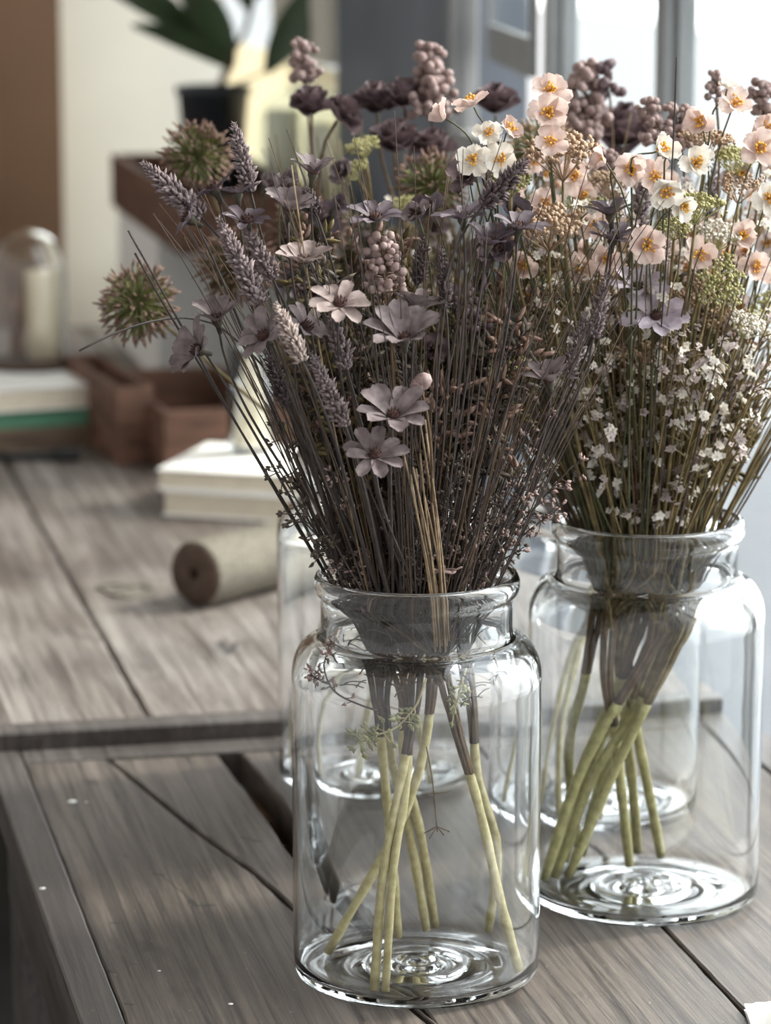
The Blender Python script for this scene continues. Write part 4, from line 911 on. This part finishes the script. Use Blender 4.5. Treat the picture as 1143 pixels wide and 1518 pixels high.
# ------------------------------------------------------------------ tiny flowering and leafy sprigs
def tiny_bloom(mb, c, ax, s):
    Q = ax.to_track_quat('Z', 'Y'); a0 = R.uniform(0, 6)
    for i in range(5):
        a = a0+2*PI*i/5; rd = Q @ Vector((math.cos(a), math.sin(a), 0)); tg = ax.cross(rd); e = c+rd*s+ax*s*R.uniform(-.1, .5)
        mb.add([c, c+rd*s*.55+tg*s*.38+ax*s*.12, e, c+rd*s*.55-tg*s*.38+ax*s*.12], [(0, 1, 2, 3)])
    mb.bud(c, ax, s*.5, s*.2)
def white_sprig(j, x, y, dy, nb, label, group, spread=.022):
    h = head_pos(j, x, y, dy); path = stem_path(j, h); o = path[0]; t = thing('white_sprig', o, label, 'flower', group); mb = MB()
    mb.tube(path, [.0011*(1-.5*i/len(path)) for i in range(len(path))], 4); tips = []
    for k in range(nb):
        i = R.randrange(max(5, len(path)-7), len(path)-1); c = path[i].lerp(path[i+1], R.random()); d = rnd_dir(); d.z = abs(d.z)+.3; d.y -= .25; d.normalize(); e = c+d*spread*R.uniform(.4, 1)
        if k == 0: e = h
        else: mb.tube(bez([c, c+d*spread*.3+Vector((0, 0, .002)), e], 3), .0006, 3)
        tips.append((e, d))
    mb.build('stem', M['olive'], t, origin=o)
    for e, d in tips:
        m2 = MB()
        for q in range(R.choice((1, 2, 2, 3))): tiny_bloom(m2, e+rnd_dir()*.0032*(q > 0), (d+rnd_dir()*.6).normalized(), R.uniform(.0026, .0042))
        m2.build('bloom', M['white' if R.random() < .62 else 'whitd'], t, origin=o)
G2 = 'white filler sprigs in the right hand jar'
for i in range(108):
    q = R.random(); y = 470+300*q**.9; hw = 50+((790-y)/300)*130+20; x = 958+R.uniform(-1, 1)*min(hw, 210)+(790-y)*.10
    white_sprig(2, x, y, R.uniform(-.14, -.02)*(1-.5*q), 9, 'olive sprig with tiny ivory blooms, rising from the right hand jar', G2)
for i in range(34):
    white_sprig(2, R.uniform(740, 1140), R.uniform(260, 470), R.uniform(-.14, .02), 8, 'olive sprig with tiny ivory blooms high in the right hand bouquet', 'white filler sprigs high in the right hand bouquet')
# dark leafy filler deep inside the bouquets
def filler(j, x, y, dy, mk, label, group, nl=30):
    h = head_pos(j, x, y, dy); path = stem_path(j, h); o = path[0]; t = thing('filler_sprig', o, label, 'sprig', group); mb = MB(); m2 = MB()
    mb.tube(path, [.0013*(1-.5*i/len(path)) for i in range(len(path))], 4)
    for k in range(nl):
        i = R.randrange(len(path)-8, len(path)-1); c = path[i].lerp(path[i+1], R.random()); d = (rnd_dir()+(path[i+1]-path[i]).normalized()*.8).normalized(); l = .028*R.uniform(.3, 1); e = c+d*l
        mb.tube([c, e], .0005, 3, cap=False)
        for q in range(3): m2.bud(e-d*l*.25*q, (d+rnd_dir()*.9).normalized(), .015*R.uniform(.5, 1.1), .0019, 0, 4)
    mb.build('stem', M['strand2'], t, origin=o); m2.build('leaves', M[mk], t, origin=o)
for j, n_, x0, x1, y0, y1, ks in ((3, 42, 400, 700, 330, 640, ('ao', 'tiny', 'ao')), (4, 34, 700, 1060, 320, 640, ('ao', 'tiny', 'ub')), (1, 40, 400, 820, 360, 640, ('tiny', 'ab', 'ao')), (2, 44, 850, 1120, 380, 700, ('ao', 'tiny', 'ab'))):
    nm = {1: 'nearest', 2: 'right hand', 3: 'left rear', 4: 'right rear'}[j]
    for i in range(n_):
        y = R.uniform(y0, y1); k = 1-.45*(y-y0)/(y1-y0); xm = (x0+x1)/2+(15 if j == 2 else 0); filler(j, xm+(x1-x0)/2*k*R.uniform(-1, 1), y, R.uniform(-.03, .10), R.choice(ks), 'dull olive brown leafy filler sprig deep in the bouquet of the %s jar' % nm, 'filler sprigs in the %s jar' % nm)
for (x, y, l) in ((640, 285, 'cream white sprig at top centre under the open ivory pair'), (665, 290, 'second cream white sprig at top centre, nearer the feathery spike'), (598, 345, 'cream sprig left of the three plum daisies'), (640, 365, 'cream sprig low between the centre spikes'), (575, 300, 'cream sprig above the dark violet daisy'), (810, 425, 'white sprig between plum daisy stems')):
    white_sprig(2 if x > 700 else 3, x, y, -.14, 9, l, None, .018)
def leaf_sprig(j, x, y, dy, mk, label, group=None, nl=26, ls=.0052, sp=.013, stm='strand2', path=None):
    h = head_pos(j, x, y, dy) if path is None else None
    path = path or stem_path(j, h); o = path[0]; t = thing('leafy_sprig', o, label, 'sprig', group); mb = MB(); m2 = MB()
    mb.tube(path, [.0010*(1-.5*i/len(path)) for i in range(len(path))], 4)
    for k in range(nl):
        i = R.randrange(4 if len(path) > 10 else 1, len(path)-1); c = path[i].lerp(path[i+1], R.random()); d = (rnd_dir()+(path[i+1]-path[i]).normalized()*.6).normalized(); l = sp*R.uniform(.3, 1); e = c+d*l
        mb.tube([c, e], .0004, 3, cap=False)
        for q in range(3): m2.bud(e+rnd_dir()*.001, (d+rnd_dir()*.8).normalized(), ls*R.uniform(.6, 1.1), ls*.22, 0, 4)
    mb.build('stem', M[stm], t, origin=o); m2.build('leaves', M[mk], t, origin=o)
for (x, y, dy, mk, l) in ((402, 628, -.03, 'tiny', 'dark leafy sprig at the left flank, highest of those there'), (410, 690, -.05, 'tiny', 'dark leafy sprig with forked tip at the left flank, before the white book'), (438, 760, -.05, 'tiny', 'dark forked sprig low at the left flank of the bouquet'), (468, 800, -.055, 'tiny', 'small beaded dark sprig just above the left of the nearest rim'),
    (850, 690, .0, 'tinyp', 'pinkish leafy sprig leaning right over the neck of the right hand jar'), (820, 760, -.02, 'tinyp', 'pinkish leafy sprig low between the two front jars'), (775, 700, -.05, 'tiny', 'dark leafy sprig right of the straw bundle'), (735, 640, -.02, 'tiny', 'dark leafy sprig behind and right of the low daisies'), (800, 610, .0, 'tinyp', 'pinkish sprig reaching up beside the shaded dark stems')):
    leaf_sprig(1, x, y, dy, mk, l)
for i in range(44):
    x = R.uniform(470, 800); y = R.uniform(660, 850); X = 619+(x-619)*(.85 if y > 780 else 1.05)
    leaf_sprig(1, X, min(y, 838), R.uniform(-.06, .03), R.choice(('tiny', 'tiny', 'tinyp')), 'short brown leafy sprig filling the mouth of the nearest jar', 'short leafy sprigs around the mouth of the nearest jar', 22, .0042, .010)
for i in range(16):
    leaf_sprig(2, R.uniform(835, 1075), R.uniform(700, 780), R.uniform(-.05, .03), R.choice(('tiny', 'whitd')), 'short brown leafy sprig filling the mouth of the right hand jar', 'short leafy sprigs around the mouth of the right hand jar', 18, .0036, .009)
# bits inside the nearest jar
Y1 = JARS[1][1]
def inner(pts, dy): return spline([on_y(x, y, Y1+dy) for x, y in pts], 4)
leaf_sprig(1, 0, 0, 0, 'tinyp', 'curling reddish sprig inside the nearest jar, at its left shoulder', None, 16, .0045, .005, 'strand', inner([(560, 1052), (530, 1040), (498, 1022), (485, 995), (486, 962), (492, 950)], -.045))
leaf_sprig(1, 0, 0, 0, 'tinyp', 'short reddish side sprig inside the nearest jar, pointing left', None, 12, .0045, .004, 'strand', inner([(490, 1012), (478, 1008), (460, 1000)], -.047))
leaf_sprig(1, 0, 0, 0, 'tinyg', 'pale green leafy sprig inside the nearest jar, before the crossed stalks', None, 34, .0060, .009, 'tape', inner([(632, 1000), (615, 1045), (590, 1075), (560, 1088), (530, 1100)], -.040))
leaf_sprig(1, 0, 0, 0, 'tinyg', 'second pale green leafy sprig inside the nearest jar, right of the crossed stalks', None, 18, .0050, .007, 'tape', inner([(690, 985), (680, 1020), (672, 1060)], -.035))
t_ = inner([(632, 1105), (640, 1150), (645, 1200), (648, 1232)], -.03); mb = MB(); mb.tube(t_, .0006, 4); e = t_[-2]
for d in ((-.007, 0, -.004), (.007, 0, -.003), (-.004, -.003, -.006), (.004, .003, -.006)): mb.tube([e, e+Vector(d)], .0004, 3); mb.bud(e+Vector(d), d, .002, .0006)
e = t_[6]; mb.tube([e, e+Vector((.009, 0, .001))], .0004, 3)
tag(mb.build('hanging_twig', M['brown2'], None, origin=t_[0]), 'tiny twig hanging upside down inside the nearest jar', 'twig')
for i, (x, y) in enumerate(((585, 1432), (615, 1414), (630, 1430), (602, 1400), (640, 1405))): pass
# tangle of brown debris round the neck inside
mb = MB()
for i in range(150):
    a = R.uniform(0, 2*PI); r = .058*math.sqrt(R.random()); c = Vector((JARS[1][0]+r*math.cos(a), Y1+r*math.sin(a), TZ+R.uniform(.205, .272))); d = rnd_dir(); d.z *= .4
    mb.tube(bez([c, c+d*.008+Vector((0, 0, .003)), clampr(c+d*.017, 1, .0600)], 4), .0005, 3)
tag(mb.build('brown_moss', M['strand'], None), 'loose tangle of brown fibres packed in the neck of the nearest jar', 'moss', None, 'stuff')
print('objects', len(bpy.data.objects))
